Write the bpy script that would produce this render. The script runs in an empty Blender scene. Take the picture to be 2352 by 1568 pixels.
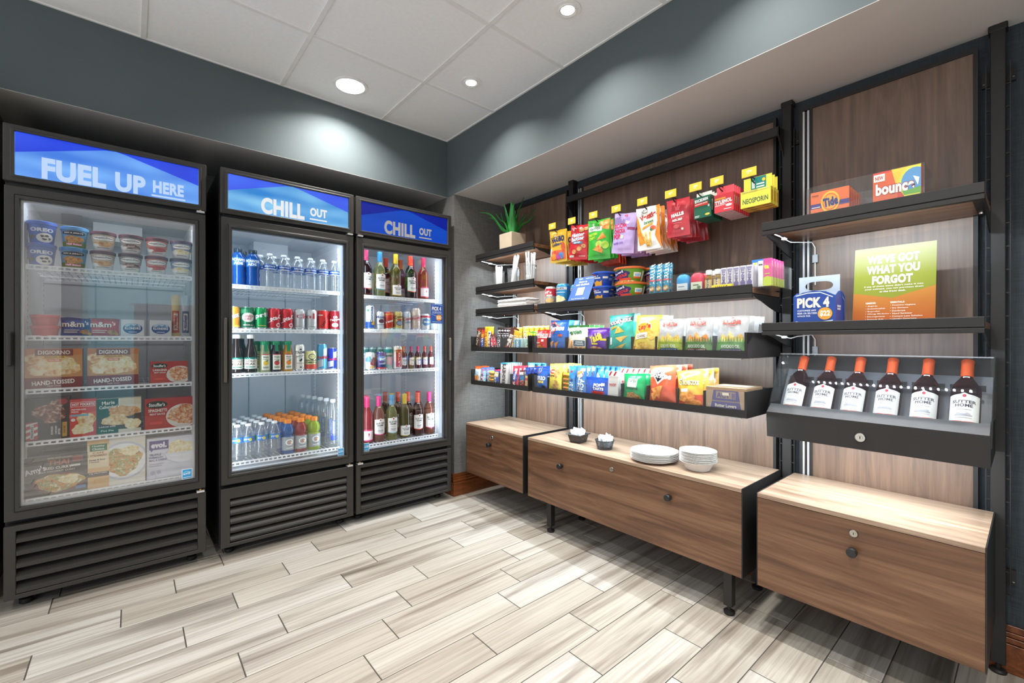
import bpy, bmesh, math, random
from mathutils import Vector, Matrix, noise
from mathutils.geometry import tessellate_polygon

random.seed(7)
SC = bpy.context.scene
COL = SC.collection

# ------------------------------------------------------------------ camera, world, exposure
cam_d = bpy.data.cameras.new('camera')
cam = bpy.data.objects.new('camera', cam_d)
COL.objects.link(cam)
cam.location = (0, 0, 1.12)
cam.rotation_euler = (math.radians(90), 0, math.radians(-40.47))
cam_d.sensor_width = 36.0
cam_d.lens = 36.0 * 1023.0 / 2352.0
cam_d.clip_start = 0.02
SC.camera = cam

world = bpy.data.worlds.new('world')
SC.world = world
world.use_nodes = True
world.node_tree.nodes['Background'].inputs[0].default_value = (0.95, 0.97, 1.0, 1)
world.node_tree.nodes['Background'].inputs[1].default_value = 1.35

SC.view_settings.view_transform = 'Standard'
SC.view_settings.look = 'None'
SC.view_settings.gamma = 1.0
SC.view_settings.use_curve_mapping = False
SC.view_settings.exposure = 0.2
SC.cycles.use_denoising = True
SC.cycles.max_bounces = 10
SC.cycles.diffuse_bounces = 6
SC.cycles.glossy_bounces = 4
SC.cycles.transmission_bounces = 6
SC.cycles.transparent_max_bounces = 24
SC.cycles.caustics_reflective = False
SC.cycles.caustics_refractive = False
SC.cycles.sample_clamp_indirect = 4.0

# lamp strengths, in watts, all in one place
W_CAN_BIG, W_CAN_SMALL, W_ROOM_FILL = 26.0, 15.0, 23.0
W_LED_M = 7.5          # per metre of shelf LED strip
W_COOLER, W_FREEZER_FILL = 1.4, 1.5


def area_light(name, loc, sx, sy, watts, color=(1, 1, 1), rot=(0, 0, 0), parent=None, shape='RECTANGLE', spread=180):
    l = bpy.data.lights.new(name, 'AREA')
    l.shape = shape
    l.size = sx
    if shape == 'RECTANGLE':
        l.size_y = sy
    l.energy = watts
    l.color = color
    l.spread = math.radians(spread)
    o = bpy.data.objects.new(name, l)
    COL.objects.link(o)
    o.location = loc
    o.rotation_euler = rot
    if parent:
        o.parent = parent
    return o


# ------------------------------------------------------------------ materials
def lin(h):
    if not isinstance(h, str):
        return tuple(h)
    h = h.lstrip('#')
    r = []
    for i in (0, 2, 4):
        c = int(h[i:i + 2], 16) / 255.0
        r.append(c / 12.92 if c <= 0.04045 else ((c + 0.055) / 1.055) ** 2.4)
    return tuple(r)


MATS = {}


class NG:
    """small node-graph helper"""
    def __init__(s, name):
        s.m = bpy.data.materials.new(name)
        s.m.use_nodes = True
        s.nt = s.m.node_tree
        s.bsdf = s.nt.nodes['Principled BSDF']
        s.out = s.nt.nodes['Material Output']

    def n(s, t, **kw):
        x = s.nt.nodes.new(t)
        for k, v in kw.items():
            if k.startswith('i_'):
                key = k[2:]
                key = int(key) if key.isdigit() else key.replace('_', ' ')
                x.inputs[key].default_value = v
            else:
                setattr(x, k, v)
        return x

    def l(s, a, b):
        s.nt.links.new(a, b)

    def coords(s, scale=(1, 1, 1), kind='Object', offs=None):
        tc = s.n('ShaderNodeTexCoord')
        mp = s.n('ShaderNodeMapping')
        mp.inputs['Scale'].default_value = scale
        s.l(tc.outputs[kind], mp.inputs['Vector'])
        if offs is not None:
            s.l(offs, mp.inputs['Location'])
        return mp.outputs['Vector']

    def ramp(s, fac, stops):
        r = s.n('ShaderNodeValToRGB')
        e = r.color_ramp.elements
        while len(e) < len(stops):
            e.new(0.5)
        for el, (p, c) in zip(e, stops):
            el.position = p
            el.color = (*lin(c), 1)
        s.l(fac, r.inputs['Fac'])
        return r.outputs['Color']

    def noise(s, vec, scale, detail=4, rough=0.5, dist=0.0):
        t = s.n('ShaderNodeTexNoise')
        t.inputs['Scale'].default_value = scale
        t.inputs['Detail'].default_value = detail
        t.inputs['Roughness'].default_value = rough
        t.inputs['Distortion'].default_value = dist
        s.l(vec, t.inputs['Vector'])
        return t.outputs['Fac']

    def mix(s, fac, a, b, mode='MIX'):
        x = s.n('ShaderNodeMix', data_type='RGBA', blend_type=mode)
        for v, i in ((fac, 0), (a, 6), (b, 7)):
            if hasattr(v, 'node'):
                s.l(v, x.inputs[i])
            elif i == 0:
                x.inputs[0].default_value = v
            else:
                x.inputs[i].default_value = (*lin(v), 1)
        return x.outputs[2]

    def bump(s, h, strength, dist=0.002):
        b = s.n('ShaderNodeBump')
        b.inputs['Strength'].default_value = strength
        b.inputs['Distance'].default_value = dist
        s.l(h, b.inputs['Height'])
        s.l(b.outputs['Normal'], s.bsdf.inputs['Normal'])

    def set(s, **kw):
        for k, v in kw.items():
            s.bsdf.inputs[k.replace('_', ' ')].default_value = v
        return s


def plain(name, col, rough=0.5, metal=0.0, vary=0.06, scale=30, bump=0.0, spec=0.5, coat=0.0, bscale=None):
    """one-colour surface with slight procedural mottling"""
    key = (name, col, rough, metal)
    if key in MATS:
        return MATS[key]
    g = NG(name)
    g.set(Roughness=rough, Metallic=metal, Specular_IOR_Level=spec, Coat_Weight=coat)
    v = g.coords()
    f = g.noise(v, scale, 3)
    c = lin(col)
    g.l(g.ramp(f, [(0.3, tuple(x * (1 - vary) for x in c)), (0.7, tuple(min(1, x * (1 + vary)) for x in c))]), g.bsdf.inputs['Base Color'])
    if bump:
        g.bump(g.noise(v, bscale or scale * 6, 2), bump)
    MATS[key] = g.m
    return g.m


def P(col):            # printed ink on card or film
    return plain('print', col, 0.38, vary=0.03)


def FOIL(col):         # glossy wrapper film
    return plain('wrapper_film', col, 0.27, vary=0.05, scale=14, bump=0.25, bscale=45, coat=0.15)


def PLA(col, rough=0.35):
    return plain('plastic', col, rough, vary=0.03)


def MET(col, rough=0.3):
    return plain('metallic', col, rough, 0.85, vary=0.04)


def EM(name, col, strength, col2=None, scale=2.0):
    key = ('em', name, col, strength)
    if key in MATS:
        return MATS[key]
    g = NG(name)
    e = g.n('ShaderNodeEmission')
    e.inputs['Strength'].default_value = strength
    f = g.noise(g.coords(), scale, 1)
    g.l(g.ramp(f, [(0.3, col), (0.7, col2 or col)]), e.inputs['Color'])
    g.l(e.outputs[0], g.out.inputs['Surface'])
    MATS[key] = g.m
    return g.m


def clear(name, tint=(1, 1, 1), ior=1.45, rough=0.02, body=0.0, body_col=(1, 1, 1), bump=0.0, bscale=40, extra=0.0, trans=0.0):
    """thin clear sheet: see-through with fresnel reflection; body = share of milky / tinted diffuse"""
    key = ('clear', name, tint, ior, body, body_col, bump, extra, trans)
    if key in MATS:
        return MATS[key]
    g = NG(name)
    tr = g.n('ShaderNodeBsdfTransparent')
    tr.inputs[0].default_value = (*lin(tint), 1)
    gl = g.n('ShaderNodeBsdfGlossy')
    gl.inputs['Roughness'].default_value = rough
    gl.inputs['Color'].default_value = (1, 1, 1, 1)
    fr = g.n('ShaderNodeFresnel')
    ge = g.n('ShaderNodeNewGeometry')            # same reflectance on both faces of the thin sheet
    mr = g.n('ShaderNodeMapRange')
    mr.inputs['To Min'].default_value = ior
    mr.inputs['To Max'].default_value = 1.0 / ior
    g.l(ge.outputs['Backfacing'], mr.inputs['Value'])
    g.l(mr.outputs[0], fr.inputs['IOR'])
    last = tr.outputs[0]
    v = g.coords()
    if body:
        df = g.n('ShaderNodeBsdfDiffuse')
        nz = g.noise(v, 20, 2)
        c = lin(body_col)
        g.l(g.ramp(nz, [(0.3, tuple(x * .9 for x in c)), (0.7, c)]), df.inputs[0])
        mx = g.n('ShaderNodeMixShader')
        mx.inputs[0].default_value = body
        g.l(last, mx.inputs[1])
        dd = df.outputs[0]
        if trans:
            tl = g.n('ShaderNodeBsdfTranslucent')
            g.l(df.inputs[0].links[0].from_socket, tl.inputs[0])
            mt = g.n('ShaderNodeMixShader')
            mt.inputs[0].default_value = trans
            g.l(dd, mt.inputs[1])
            g.l(tl.outputs[0], mt.inputs[2])
            dd = mt.outputs[0]
        g.l(dd, mx.inputs[2])
        last = mx.outputs[0]
    if bump:
        b = g.n('ShaderNodeBump')
        b.inputs['Strength'].default_value = bump
        b.inputs['Distance'].default_value = 0.004
        g.l(g.noise(v, bscale, 2), b.inputs['Height'])
        g.l(b.outputs[0], gl.inputs['Normal'])
        g.l(b.outputs[0], fr.inputs['Normal'])
    m2 = g.n('ShaderNodeMixShader')
    fac = fr.outputs[0]
    if extra:
        ad = g.n('ShaderNodeMath', operation='ADD', use_clamp=True)
        ad.inputs[1].default_value = extra
        g.l(fac, ad.inputs[0])
        fac = ad.outputs[0]
    g.l(fac, m2.inputs[0])
    g.l(last, m2.inputs[1])
    g.l(gl.outputs[0], m2.inputs[2])
    g.l(m2.outputs[0], g.out.inputs['Surface'])
    MATS[key] = g.m
    return g.m


def walnut(name, axis, dark='#523c2d', mid='#6c5240', light='#80644e', sc=1.0, rough=0.36, spec=0.4):
    g = NG(name)
    g.set(Roughness=rough, Specular_IOR_Level=spec)
    oi = g.n('ShaderNodeObjectInfo')
    cmb = g.n('ShaderNodeCombineXYZ')
    for i in range(3):
        m_ = g.n('ShaderNodeMath', operation='MULTIPLY')
        m_.inputs[1].default_value = 13.7 + i * 7
        g.l(oi.outputs['Random'], m_.inputs[0])
        g.l(m_.outputs[0], cmb.inputs[i])
    s = [11.0 * sc] * 3
    s['xyz'.index(axis)] = 0.8 * sc
    v = g.coords(tuple(s), offs=cmb.outputs[0])
    f1 = g.noise(v, 1.2, 8, 0.62, 2.2)
    s2 = [80.0 * sc] * 3
    s2['xyz'.index(axis)] = 2.5 * sc
    v2 = g.coords(tuple(s2), offs=cmb.outputs[0])
    f2 = g.noise(v2, 1.0, 4, 0.6, 0.3)
    c1 = g.ramp(f1, [(0.30, dark), (0.5, mid), (0.72, light)])
    c2 = g.ramp(f2, [(0.35, '#a39d99'), (0.62, '#ffffff')])
    g.l(g.mix(0.42, c1, c2, 'MULTIPLY'), g.bsdf.inputs['Base Color'])
    g.bump(f2, 0.08, 0.001)
    return g.m


# ------------------------------------------------------------------ mesh builder
class MB:
    def __init__(s):
        s.v, s.f, s.m, s.mats = [], [], [], []

    def mi(s, mat):
        if mat not in s.mats:
            s.mats.append(mat)
        return s.mats.index(mat)

    def add(s, vs, fs, mat):
        b = len(s.v)
        s.v.extend(tuple(x) for x in vs)
        k = s.mi(mat)
        for f in fs:
            s.f.append([b + i for i in f])
            s.m.append(k)
        return s

    def box(s, x0, x1, y0, y1, z0, z1, mat):
        vs = [(x, y, z) for z in (z0, z1) for y in (y0, y1) for x in (x0, x1)]
        return s.add(vs, [(0, 2, 3, 1), (4, 5, 7, 6), (0, 1, 5, 4), (1, 3, 7, 5), (3, 2, 6, 7), (2, 0, 4, 6)], mat)

    def lathe(s, prof, mat, n=20, cx=0, cy=0, caps=True):
        """prof: (r, z[, mat]) from bottom to top; the mat of a point colours the band above it"""
        b = len(s.v)
        for p in prof:
            for i in range(n):
                a = 2 * math.pi * i / n
                s.v.append((cx + p[0] * math.sin(a), cy - p[0] * math.cos(a), p[1]))
        for j in range(len(prof) - 1):
            k = s.mi(prof[j][2] if len(prof[j]) > 2 else mat)
            for i in range(n):
                i2 = (i + 1) % n
                s.f.append([b + j * n + i, b + j * n + i2, b + (j + 1) * n + i2, b + (j + 1) * n + i])
                s.m.append(k)
        for j, rev in ((0, True), (len(prof) - 1, False)):
            if caps and prof[j][0] > 1e-5:
                idx = [b + j * n + i for i in range(n)]
                s.f.append(idx[::-1] if rev else idx)
                s.m.append(s.mi(prof[j][2] if len(prof[j]) > 2 else mat))
        return s

    def tube(s, pts, r, mat, n=6):
        pts = [Vector(p) for p in pts]
        b = len(s.v)
        for j, p in enumerate(pts):
            t = (pts[min(j + 1, len(pts) - 1)] - pts[max(j - 1, 0)]).normalized()
            u = t.cross(Vector((0, 0, 1)))
            if u.length < 1e-3:
                u = t.cross(Vector((1, 0, 0)))
            u.normalize()
            w = t.cross(u)
            rr = r[j] if isinstance(r, (list, tuple)) else r
            for i in range(n):
                a = 2 * math.pi * i / n
                s.v.append(tuple(p + u * math.cos(a) * rr + w * math.sin(a) * rr))
        k = s.mi(mat)
        for j in range(len(pts) - 1):
            for i in range(n):
                i2 = (i + 1) % n
                s.f.append([b + j * n + i, b + j * n + i2, b + (j + 1) * n + i2, b + (j + 1) * n + i])
                s.m.append(k)
        for j in (0, len(pts) - 1):
            s.f.append([b + j * n + i for i in range(n)])
            s.m.append(k)
        return s

    def prism(s, poly, axis, a0, a1, mat):
        """extrude a 2-D polygon along an axis: 'x' -> (y,z), 'y' -> (x,z), 'z' -> (x,y)"""
        mk = {'x': lambda p, a: (a, p[0], p[1]), 'y': lambda p, a: (p[0], a, p[1]), 'z': lambda p, a: (p[0], p[1], a)}[axis]
        n = len(poly)
        vs = [mk(p, a0) for p in poly] + [mk(p, a1) for p in poly]
        fs = [tuple(range(n))[::-1], tuple(range(n, 2 * n))] + [(i, (i + 1) % n, n + (i + 1) % n, n + i) for i in range(n)]
        return s.add(vs, fs, mat)

    def sheet(s, fn, nu, nv, mat):
        b = len(s.v)
        for j in range(nv + 1):
            for i in range(nu + 1):
                s.v.append(tuple(fn(i / nu, j / nv)))
        for j in range(nv):
            for i in range(nu):
                q = b + j * (nu + 1) + i
                s.f.append([q, q + 1, q + nu + 2, q + nu + 1])
                s.m.append(s.mi(mat((i + .5) / nu, (j + .5) / nv) if callable(mat) else mat))
        return s

    def ring(s, x0, x1, z0, z1, ix0, ix1, iz0, iz1, y0, y1, mat):
        """picture-frame ring in the XZ plane"""
        o = [(x0, z0), (x1, z0), (x1, z1), (x0, z1)]
        i = [(ix0, iz0), (ix1, iz0), (ix1, iz1), (ix0, iz1)]
        vs = [(p[0], y, p[1]) for y in (y0, y1) for ring in (o, i) for p in ring]
        fs = []
        for k in range(4):
            k2 = (k + 1) % 4
            fs += [(k, k2, 4 + k2, 4 + k), (8 + k2, 8 + k, 12 + k, 12 + k2), (k2, k, 8 + k, 8 + k2), (4 + k, 4 + k2, 12 + k2, 12 + k)]
        return s.add(vs, fs, mat)

    def build(s, name, parent=None, base=(0, 0, 0), bevel=0.0, smooth=0, loc=None, fixn=True):
        me = bpy.data.meshes.new(name)
        bs = Vector(base)
        me.from_pydata([tuple(Vector(v) - bs) for v in s.v], [], s.f)
        for m in s.mats:
            me.materials.append(m)
        me.polygons.foreach_set('material_index', s.m)
        if bevel or fixn:
            bm = bmesh.new()
            bm.from_mesh(me)
            if fixn:
                bmesh.ops.recalc_face_normals(bm, faces=bm.faces)
            if bevel:
                es = [e for e in bm.edges if len(e.link_faces) == 2 and e.calc_face_angle(0) > 0.5]
                bmesh.ops.bevel(bm, geom=es, offset=bevel, segments=1, affect='EDGES', clamp_overlap=True)
            bm.to_mesh(me)
            bm.free()
        if smooth:
            me.polygons.foreach_set('use_smooth', [True] * len(me.polygons))
            me.set_sharp_from_angle(angle=math.radians(smooth))
        me.update()
        o = bpy.data.objects.new(name, me)
        COL.objects.link(o)
        if parent:
            o.parent = parent
        o.location = loc if loc is not None else ((0, 0, 0) if parent else base)
        return o


LABELS = {}


def tag(o, label=None, cat=None, group=None, kind=None):
    if label:
        n = len(label.split())
        if n > 16 or n < 4:
            print('LABEL LENGTH', n, label)
        o['label'] = label
        LABELS.setdefault(label, []).append(group)
    if cat:
        o['category'] = cat
    if group:
        o['group'] = group
    if kind:
        o['kind'] = kind
    return o


def empty(name, loc, label=None, cat=None, group=None, rz=0, kind=None):
    o = bpy.data.objects.new(name, None)
    COL.objects.link(o)
    o.empty_display_size = 0.05
    o.location = loc
    o.rotation_euler = (0, 0, math.radians(rz))
    return tag(o, label, cat, group, kind)


KIDS = {}


def dup(o, parent=None):
    c = o.copy()
    COL.objects.link(c)
    if parent:
        c.parent = parent
    for k in list(o.children):
        dup(k, c)
    return c


class Proto:
    """first use places the prototype itself, later uses place copies of it and its parts"""
    def __init__(s, o, cat=None):
        s.o, s.used, s.cat = o, False, cat

    def put(s, loc, rz=0, label=None, group=None, lean=0, roll=0, scale=None):
        o = s.o if not s.used else dup(s.o)
        s.used = True
        for k in ('label', 'group'):
            if k in o:
                del o[k]
        o.location = loc
        o.rotation_mode = 'XYZ'
        o.rotation_euler = (math.radians(-lean), math.radians(roll), math.radians(rz))
        if scale:
            o.scale = scale
        tag(o, label, s.cat, group)
        return o


# ------------------------------------------------------------------ lettering and flat print
GLYPH = {}


def glyphs(text, bold):
    k = (text, bold)
    if k not in GLYPH:
        cu = bpy.data.curves.new('lettering', 'FONT')
        cu.body = text
        cu.resolution_u = 5 if bold > .045 else 2
        cu.offset = bold
        cu.space_character = 1 + 2.4 * max(0, bold - .022)
        cu.space_line = 0.9
        cu.align_x = 'CENTER' if '\n' in text else 'LEFT'
        ob = bpy.data.objects.new('lettering', cu)
        me = bpy.data.meshes.new_from_object(ob)
        vs = [(v.co.x, v.co.y) for v in me.vertices]
        fs = [tuple(p.vertices) for p in me.polygons]
        bpy.data.objects.remove(ob)
        bpy.data.curves.remove(cu)
        bpy.data.meshes.remove(me)
        x0, x1 = min(v[0] for v in vs), max(v[0] for v in vs)
        y0, y1 = min(v[1] for v in vs), max(v[1] for v in vs)
        GLYPH[k] = ([((x - x0) / (x1 - x0), (y - y0) / (y1 - y0)) for x, y in vs], fs)
    return GLYPH[k]


def split_long(tris, vs, L):
    out = []
    st = list(tris)
    cache = {}
    while st:
        a, b, c = st.pop()
        e = [((vs[a][0] - vs[b][0]) ** 2 + (vs[a][1] - vs[b][1]) ** 2, a, b, c),
             ((vs[b][0] - vs[c][0]) ** 2 + (vs[b][1] - vs[c][1]) ** 2, b, c, a),
             ((vs[c][0] - vs[a][0]) ** 2 + (vs[c][1] - vs[a][1]) ** 2, c, a, b)]
        d, p, q, r = max(e)
        if d <= L * L:
            out.append((a, b, c))
            continue
        k = (min(p, q), max(p, q))
        if k not in cache:
            vs.append(((vs[p][0] + vs[q][0]) / 2, (vs[p][1] + vs[q][1]) / 2))
            cache[k] = len(vs) - 1
        m = cache[k]
        st += [(p, m, r), (m, q, r)]
    return out


def mat_of(c, fin):
    return c if not isinstance(c, (str, tuple)) else fin(c)


def art(spec, W, H, S, L=9.0, name='printed_artwork', parent=None, fin=P, o0=0.0006, do=0.00016):
    """flat print laid on a surface; S(a, b, off) maps 0..1 artwork coordinates to the surface"""
    mb = MB()
    for li, d in enumerate(spec):
        t = d[0]
        vs, tris = [], []
        if t == 'R':
            _, x0, y0, x1, y1, c = d
            vs = [(x0, y0), (x1, y0), (x1, y1), (x0, y1)]
            tris = [(0, 1, 2), (0, 2, 3)]
        elif t in 'EB':
            _, cx, cy, rx, ry, c = d
            n = 22
            vs = [(cx, cy)]
            ph = random.random() * 9
            for i in range(n):
                a = 2 * math.pi * i / n
                k = 1 if t == 'E' else 1 + 0.10 * math.sin(3 * a + ph) + 0.07 * math.sin(7 * a + 2 * ph)
                vs.append((cx + rx * k * math.cos(a), cy + ry * k * math.sin(a)))
            tris = [(0, 1 + i, 1 + (i + 1) % n) for i in range(n)]
        elif t == 'P':
            _, pts, c = d
            vs = [tuple(p) for p in pts]
            tris = [tuple(x) for x in tessellate_polygon([[Vector((p[0], p[1], 0)) for p in pts]])]
        elif t == 'T':
            _, text, x0, y0, x1, y1, c = d[:7]
            rot = math.radians(d[7]) if len(d) > 7 else 0
            bold = d[8] if len(d) > 8 else 0.022
            g, fs = glyphs(text, bold)
            w, h = (x1 - x0) * W, (y1 - y0) * H
            cx, cy = (x0 + x1) / 2 * W, (y0 + y1) / 2 * H
            for gx, gy in g:
                px, py = (gx - .5) * w, (gy - .5) * h
                vs.append(((cx + px * math.cos(rot) - py * math.sin(rot)) / W, (cy + px * math.sin(rot) + py * math.cos(rot)) / H))
            for f in fs:
                for i in range(1, len(f) - 1):
                    tris.append((f[0], f[i], f[i + 1]))
        if t != 'T':                        # print stops at the edge of its panel
            vs = [(min(1.0, max(0.0, x)), min(1.0, max(-.06, y))) for x, y in vs]
        mv = [(x * W, y * H) for x, y in vs]
        if t != 'T':
            tris = split_long(tris, mv, L)
        off = o0 + do * li
        mb.add([S(x / W, y / H, off) for x, y in mv], tris, mat_of(c, fin))
    return mb.build(name, parent, fixn=False)


def flat(W, H, y=0.0, z0=0.0):
    return lambda a, b, o: ((a - .5) * W, y - o, z0 + b * H)


def cyl(r, z0, H, arc=180):
    def S(a, b, o):
        t = math.radians((a - .5) * arc)
        rr = (r(z0 + b * H) if callable(r) else r) + o
        return (rr * math.sin(t), -rr * math.cos(t), z0 + b * H)
    return S


def food(name, cols, scale=60):
    key = ('food', name)
    if key in MATS:
        return MATS[key]
    g = NG('printed_food_' + name)
    g.set(Roughness=0.4)
    v = g.coords()
    t = g.n('ShaderNodeTexVoronoi')
    t.inputs['Scale'].default_value = scale
    g.l(v, t.inputs['Vector'])
    f = g.noise(v, scale * .5, 4, .6, .5)
    m = g.n('ShaderNodeMath', operation='ADD')
    g.l(f, m.inputs[0])
    s_ = g.n('ShaderNodeMath', operation='MULTIPLY')
    s_.inputs[1].default_value = 0.25
    g.l(t.outputs['Distance'], s_.inputs[0])
    g.l(s_.outputs[0], m.inputs[1])
    n = len(cols)
    g.l(g.ramp(m.outputs[0], [(0.36 + 0.42 * i / max(1, n - 1), c) for i, c in enumerate(cols)]), g.bsdf.inputs['Base Color'])
    MATS[key] = g.m
    return g.m


ORD = ['first', 'second', 'third', 'fourth', 'fifth', 'sixth', 'seventh', 'eighth', 'ninth', 'tenth', 'eleventh', 'twelfth', 'thirteenth',
       'fourteenth', 'fifteenth', 'sixteenth', 'seventeenth', 'eighteenth', 'nineteenth', 'twentieth']
# ------------------------------------------------------------------ room shell
def paint(name, col, rough=0.75, bump=0.04):
    return plain(name, col, rough, vary=0.03, scale=3, bump=bump, bscale=220, spec=0.35)


def wallpaper(name, c1, c2):
    g = NG(name)
    g.set(Roughness=0.62, Specular_IOR_Level=0.35)
    f1 = g.noise(g.coords((14, 14, 380)), 1.0, 3, .6)
    f2 = g.noise(g.coords((380, 380, 14)), 1.0, 3, .6)
    m = g.n('ShaderNodeMath', operation='ADD')
    g.l(f1, m.inputs[0])
    g.l(f2, m.inputs[1])
    h = g.n('ShaderNodeMath', operation='MULTIPLY')
    h.inputs[1].default_value = 0.5
    g.l(m.outputs[0], h.inputs[0])
    g.l(g.ramp(h.outputs[0], [(0.36, c1), (0.62, c2)]), g.bsdf.inputs['Base Color'])
    g.bump(h.outputs[0], 0.25, 0.001)
    return g.m


M_CEIL = plain('acoustic_tile', '#f5f6f7', 0.9, vary=0.02, scale=60, bump=0.15, bscale=420, spec=0.2)
M_RAIL = PLA('#ecebea', 0.5)
M_FASCIA = paint('grey_green_paint', '#565f62')
M_SOFFIT = paint('off_white_paint', '#cfcdcb')
M_WP = wallpaper('grey_textile_wallpaper', '#5f5e5d', '#807f7c')
M_WPD = wallpaper('dark_blue_wallpaper', '#242b31', '#363f46')
M_BASEB = walnut('stained_baseboard', 'x', '#4a2712', '#7a4423', '#9a5c33', 1.0, 0.3)
M_GROUT = plain('grout', '#4f4a45', 0.85, vary=0.08)
M_TEAL = paint('teal_paint', '#4d94a8')
M_DARKWOOD = walnut('dark_wood', 'z', '#2c1a12', '#442a1d', '#5a3a28')
M_GREYWALL = paint('light_grey_paint', '#b9b9b6')
M_DARKVOID = plain('dark_screen', '#14181d', 0.3)


def plank_mat():
    g = NG('wood_look_porcelain')
    g.set(Roughness=0.4, Specular_IOR_Level=0.45)
    oi = g.n('ShaderNodeObjectInfo')
    cmb = g.n('ShaderNodeCombineXYZ')
    for i in range(3):
        m_ = g.n('ShaderNodeMath', operation='MULTIPLY')
        m_.inputs[1].default_value = 31.0 + 17 * i
        g.l(oi.outputs['Random'], m_.inputs[0])
        g.l(m_.outputs[0], cmb.inputs[i])
    f1 = g.noise(g.coords((0.55, 10, 6), offs=cmb.outputs[0]), 1.2, 5, 0.55, 0.7)
    f2 = g.noise(g.coords((1.8, 95, 6), offs=cmb.outputs[0]), 1.0, 4, 0.65, 0.4)
    c1 = g.ramp(f1, [(0.28, '#7a736c'), (0.40, '#a69f97'), (0.50, '#c5c1ba'), (0.72, '#d0cdc8')])
    c2 = g.ramp(f2, [(0.34, '#a8a39e'), (0.58, '#ffffff')])
    c = g.mix(0.42, c1, c2, 'MULTIPLY')
    tone = g.ramp(oi.outputs['Random'], [(0.0, '#e2dcd4'), (0.5, '#f4f1ec'), (1.0, '#ffffff')])
    g.l(g.mix(1.0, c, tone, 'MULTIPLY'), g.bsdf.inputs['Base Color'])
    g.bump(f2, 0.06, 0.0008)
    return g.m


M_PLANK = plank_mat()

floor = MB().box(-1.9, 2.27, -1.9, 3.46, -0.06, -0.0025, M_GROUT).build('floor')
tag(floor, kind='structure')
YT = 2.785
OFFS = [.35, .15, .578, .34, .152, .456, .29, .155, .017, .383, .15, .59, .36, .15]
plank_mesh = {}
rng = random.Random(3)
for r in range(-4, 31):
    y1 = YT - r * 0.1538
    off = OFFS[r] if 0 <= r < len(OFFS) else rng.uniform(0, .612)
    x = off - 0.612 * 6
    while x < 2.26:
        xa, xb = max(x, -1.9), min(x + 0.612, 2.268)
        if xb - xa > 0.03 and not (y1 > 2.8 and xb < -0.5):
            L = round(xb - xa, 3)
            if L not in plank_mesh:
                q = 0.0017
                o = MB().box(-L / 2 + q * 1.3, L / 2 - q * 1.3, -0.0769 + q, 0.0769 - q, -0.004, 0.0, M_PLANK).build('plank', floor, bevel=0.0006)
                plank_mesh[L] = o.data
            else:
                o = bpy.data.objects.new('plank', plank_mesh[L])
                COL.objects.link(o)
                o.parent = floor
            o.location = ((xa + xb) / 2, y1 - 0.0769, 0)
        x += 0.612

ceil = MB().box(-1.9, 1.80, -1.9, 2.85, 2.68, 2.72, M_CEIL).build('ceiling')
tag(ceil, kind='structure')
GX = [0.043 + 0.6145 * k for k in range(-4, 4)]
GY = [2.264 - 0.6085 * k for k in range(-1, 7)]
LAMPS = [(0.963, 2.571, True), (1.475, 2.089, False), (1.4795, 1.351, False), (1.48, 0.61, False), (1.48, -0.13, False), (0.35, 0.5, True), (-0.9, 0.5, True), (0.35, -1.1, True), (-0.9, -1.1, True)]


def holed_tile(w, h, holes):
    loops = [[(-w / 2, -h / 2), (w / 2, -h / 2), (w / 2, h / 2), (-w / 2, h / 2)]]
    for hx, hy, r in holes:
        loops.append([(hx + r * math.cos(2 * math.pi * k / 28), hy + r * math.sin(2 * math.pi * k / 28)) for k in range(28)])
    pts = [p for lp in loops for p in lp]
    tri = [tuple(t) for t in tessellate_polygon([[Vector((*p, 0)) for p in lp] for lp in loops])]
    n = len(pts)
    mb = MB().add([(*p, 0) for p in pts] + [(*p, .02) for p in pts], tri + [tuple(i + n for i in t)[::-1] for t in tri], M_CEIL)
    k = 0
    fs = []
    for lp in loops:
        m = len(lp)
        fs += [(k + i, k + (i + 1) % m, n + k + (i + 1) % m, n + k + i) for i in range(m)]
        k += m
    b_ = len(mb.v) - 2 * n
    mb.f += [[b_ + i for i in f] for f in fs]
    mb.m += [mb.mi(M_CEIL)] * len(fs)
    return mb.build('ceiling_tile', ceil)


tile_mesh = {}
xs = [-1.9] + [g for g in GX if -1.88 < g < 1.78] + [1.78]
ys = sorted([-1.9] + [g for g in GY if g < 2.83] + [2.83])
for i in range(len(xs) - 1):
    for j in range(len(ys) - 1):
        w, h = round(xs[i + 1] - xs[i] - 0.02, 3), round(ys[j + 1] - ys[j] - 0.02, 3)
        if w < 0.02 or h < 0.02:
            continue
        cx, cy = (xs[i] + xs[i + 1]) / 2, (ys[j] + ys[j + 1]) / 2
        hl = [(lx - cx, ly - cy, .079 if big else .032) for lx, ly, big in LAMPS if abs(lx - cx) < w / 2 and abs(ly - cy) < h / 2]
        if hl:
            o = holed_tile(w, h, hl)
        elif (w, h) not in tile_mesh:
            o = MB().box(-w / 2, w / 2, -h / 2, h / 2, 0, 0.02, M_CEIL).build('ceiling_tile', ceil, bevel=0.002)
            tile_mesh[(w, h)] = o.data
        else:
            o = bpy.data.objects.new('ceiling_tile', tile_mesh[(w, h)])
            COL.objects.link(o)
            o.parent = ceil
        o.location = (cx, cy, 2.6035)
for g in xs:
    MB().box(g - .011, g + .011, ys[0], 2.83, 2.599, 2.615, M_RAIL).build('ceiling_rail', ceil, bevel=0.001)
for g in ys:
    MB().box(xs[0], 1.78, g - .011, g + .011, 2.5995, 2.614, M_RAIL).build('ceiling_rail', ceil, bevel=0.001)

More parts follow.
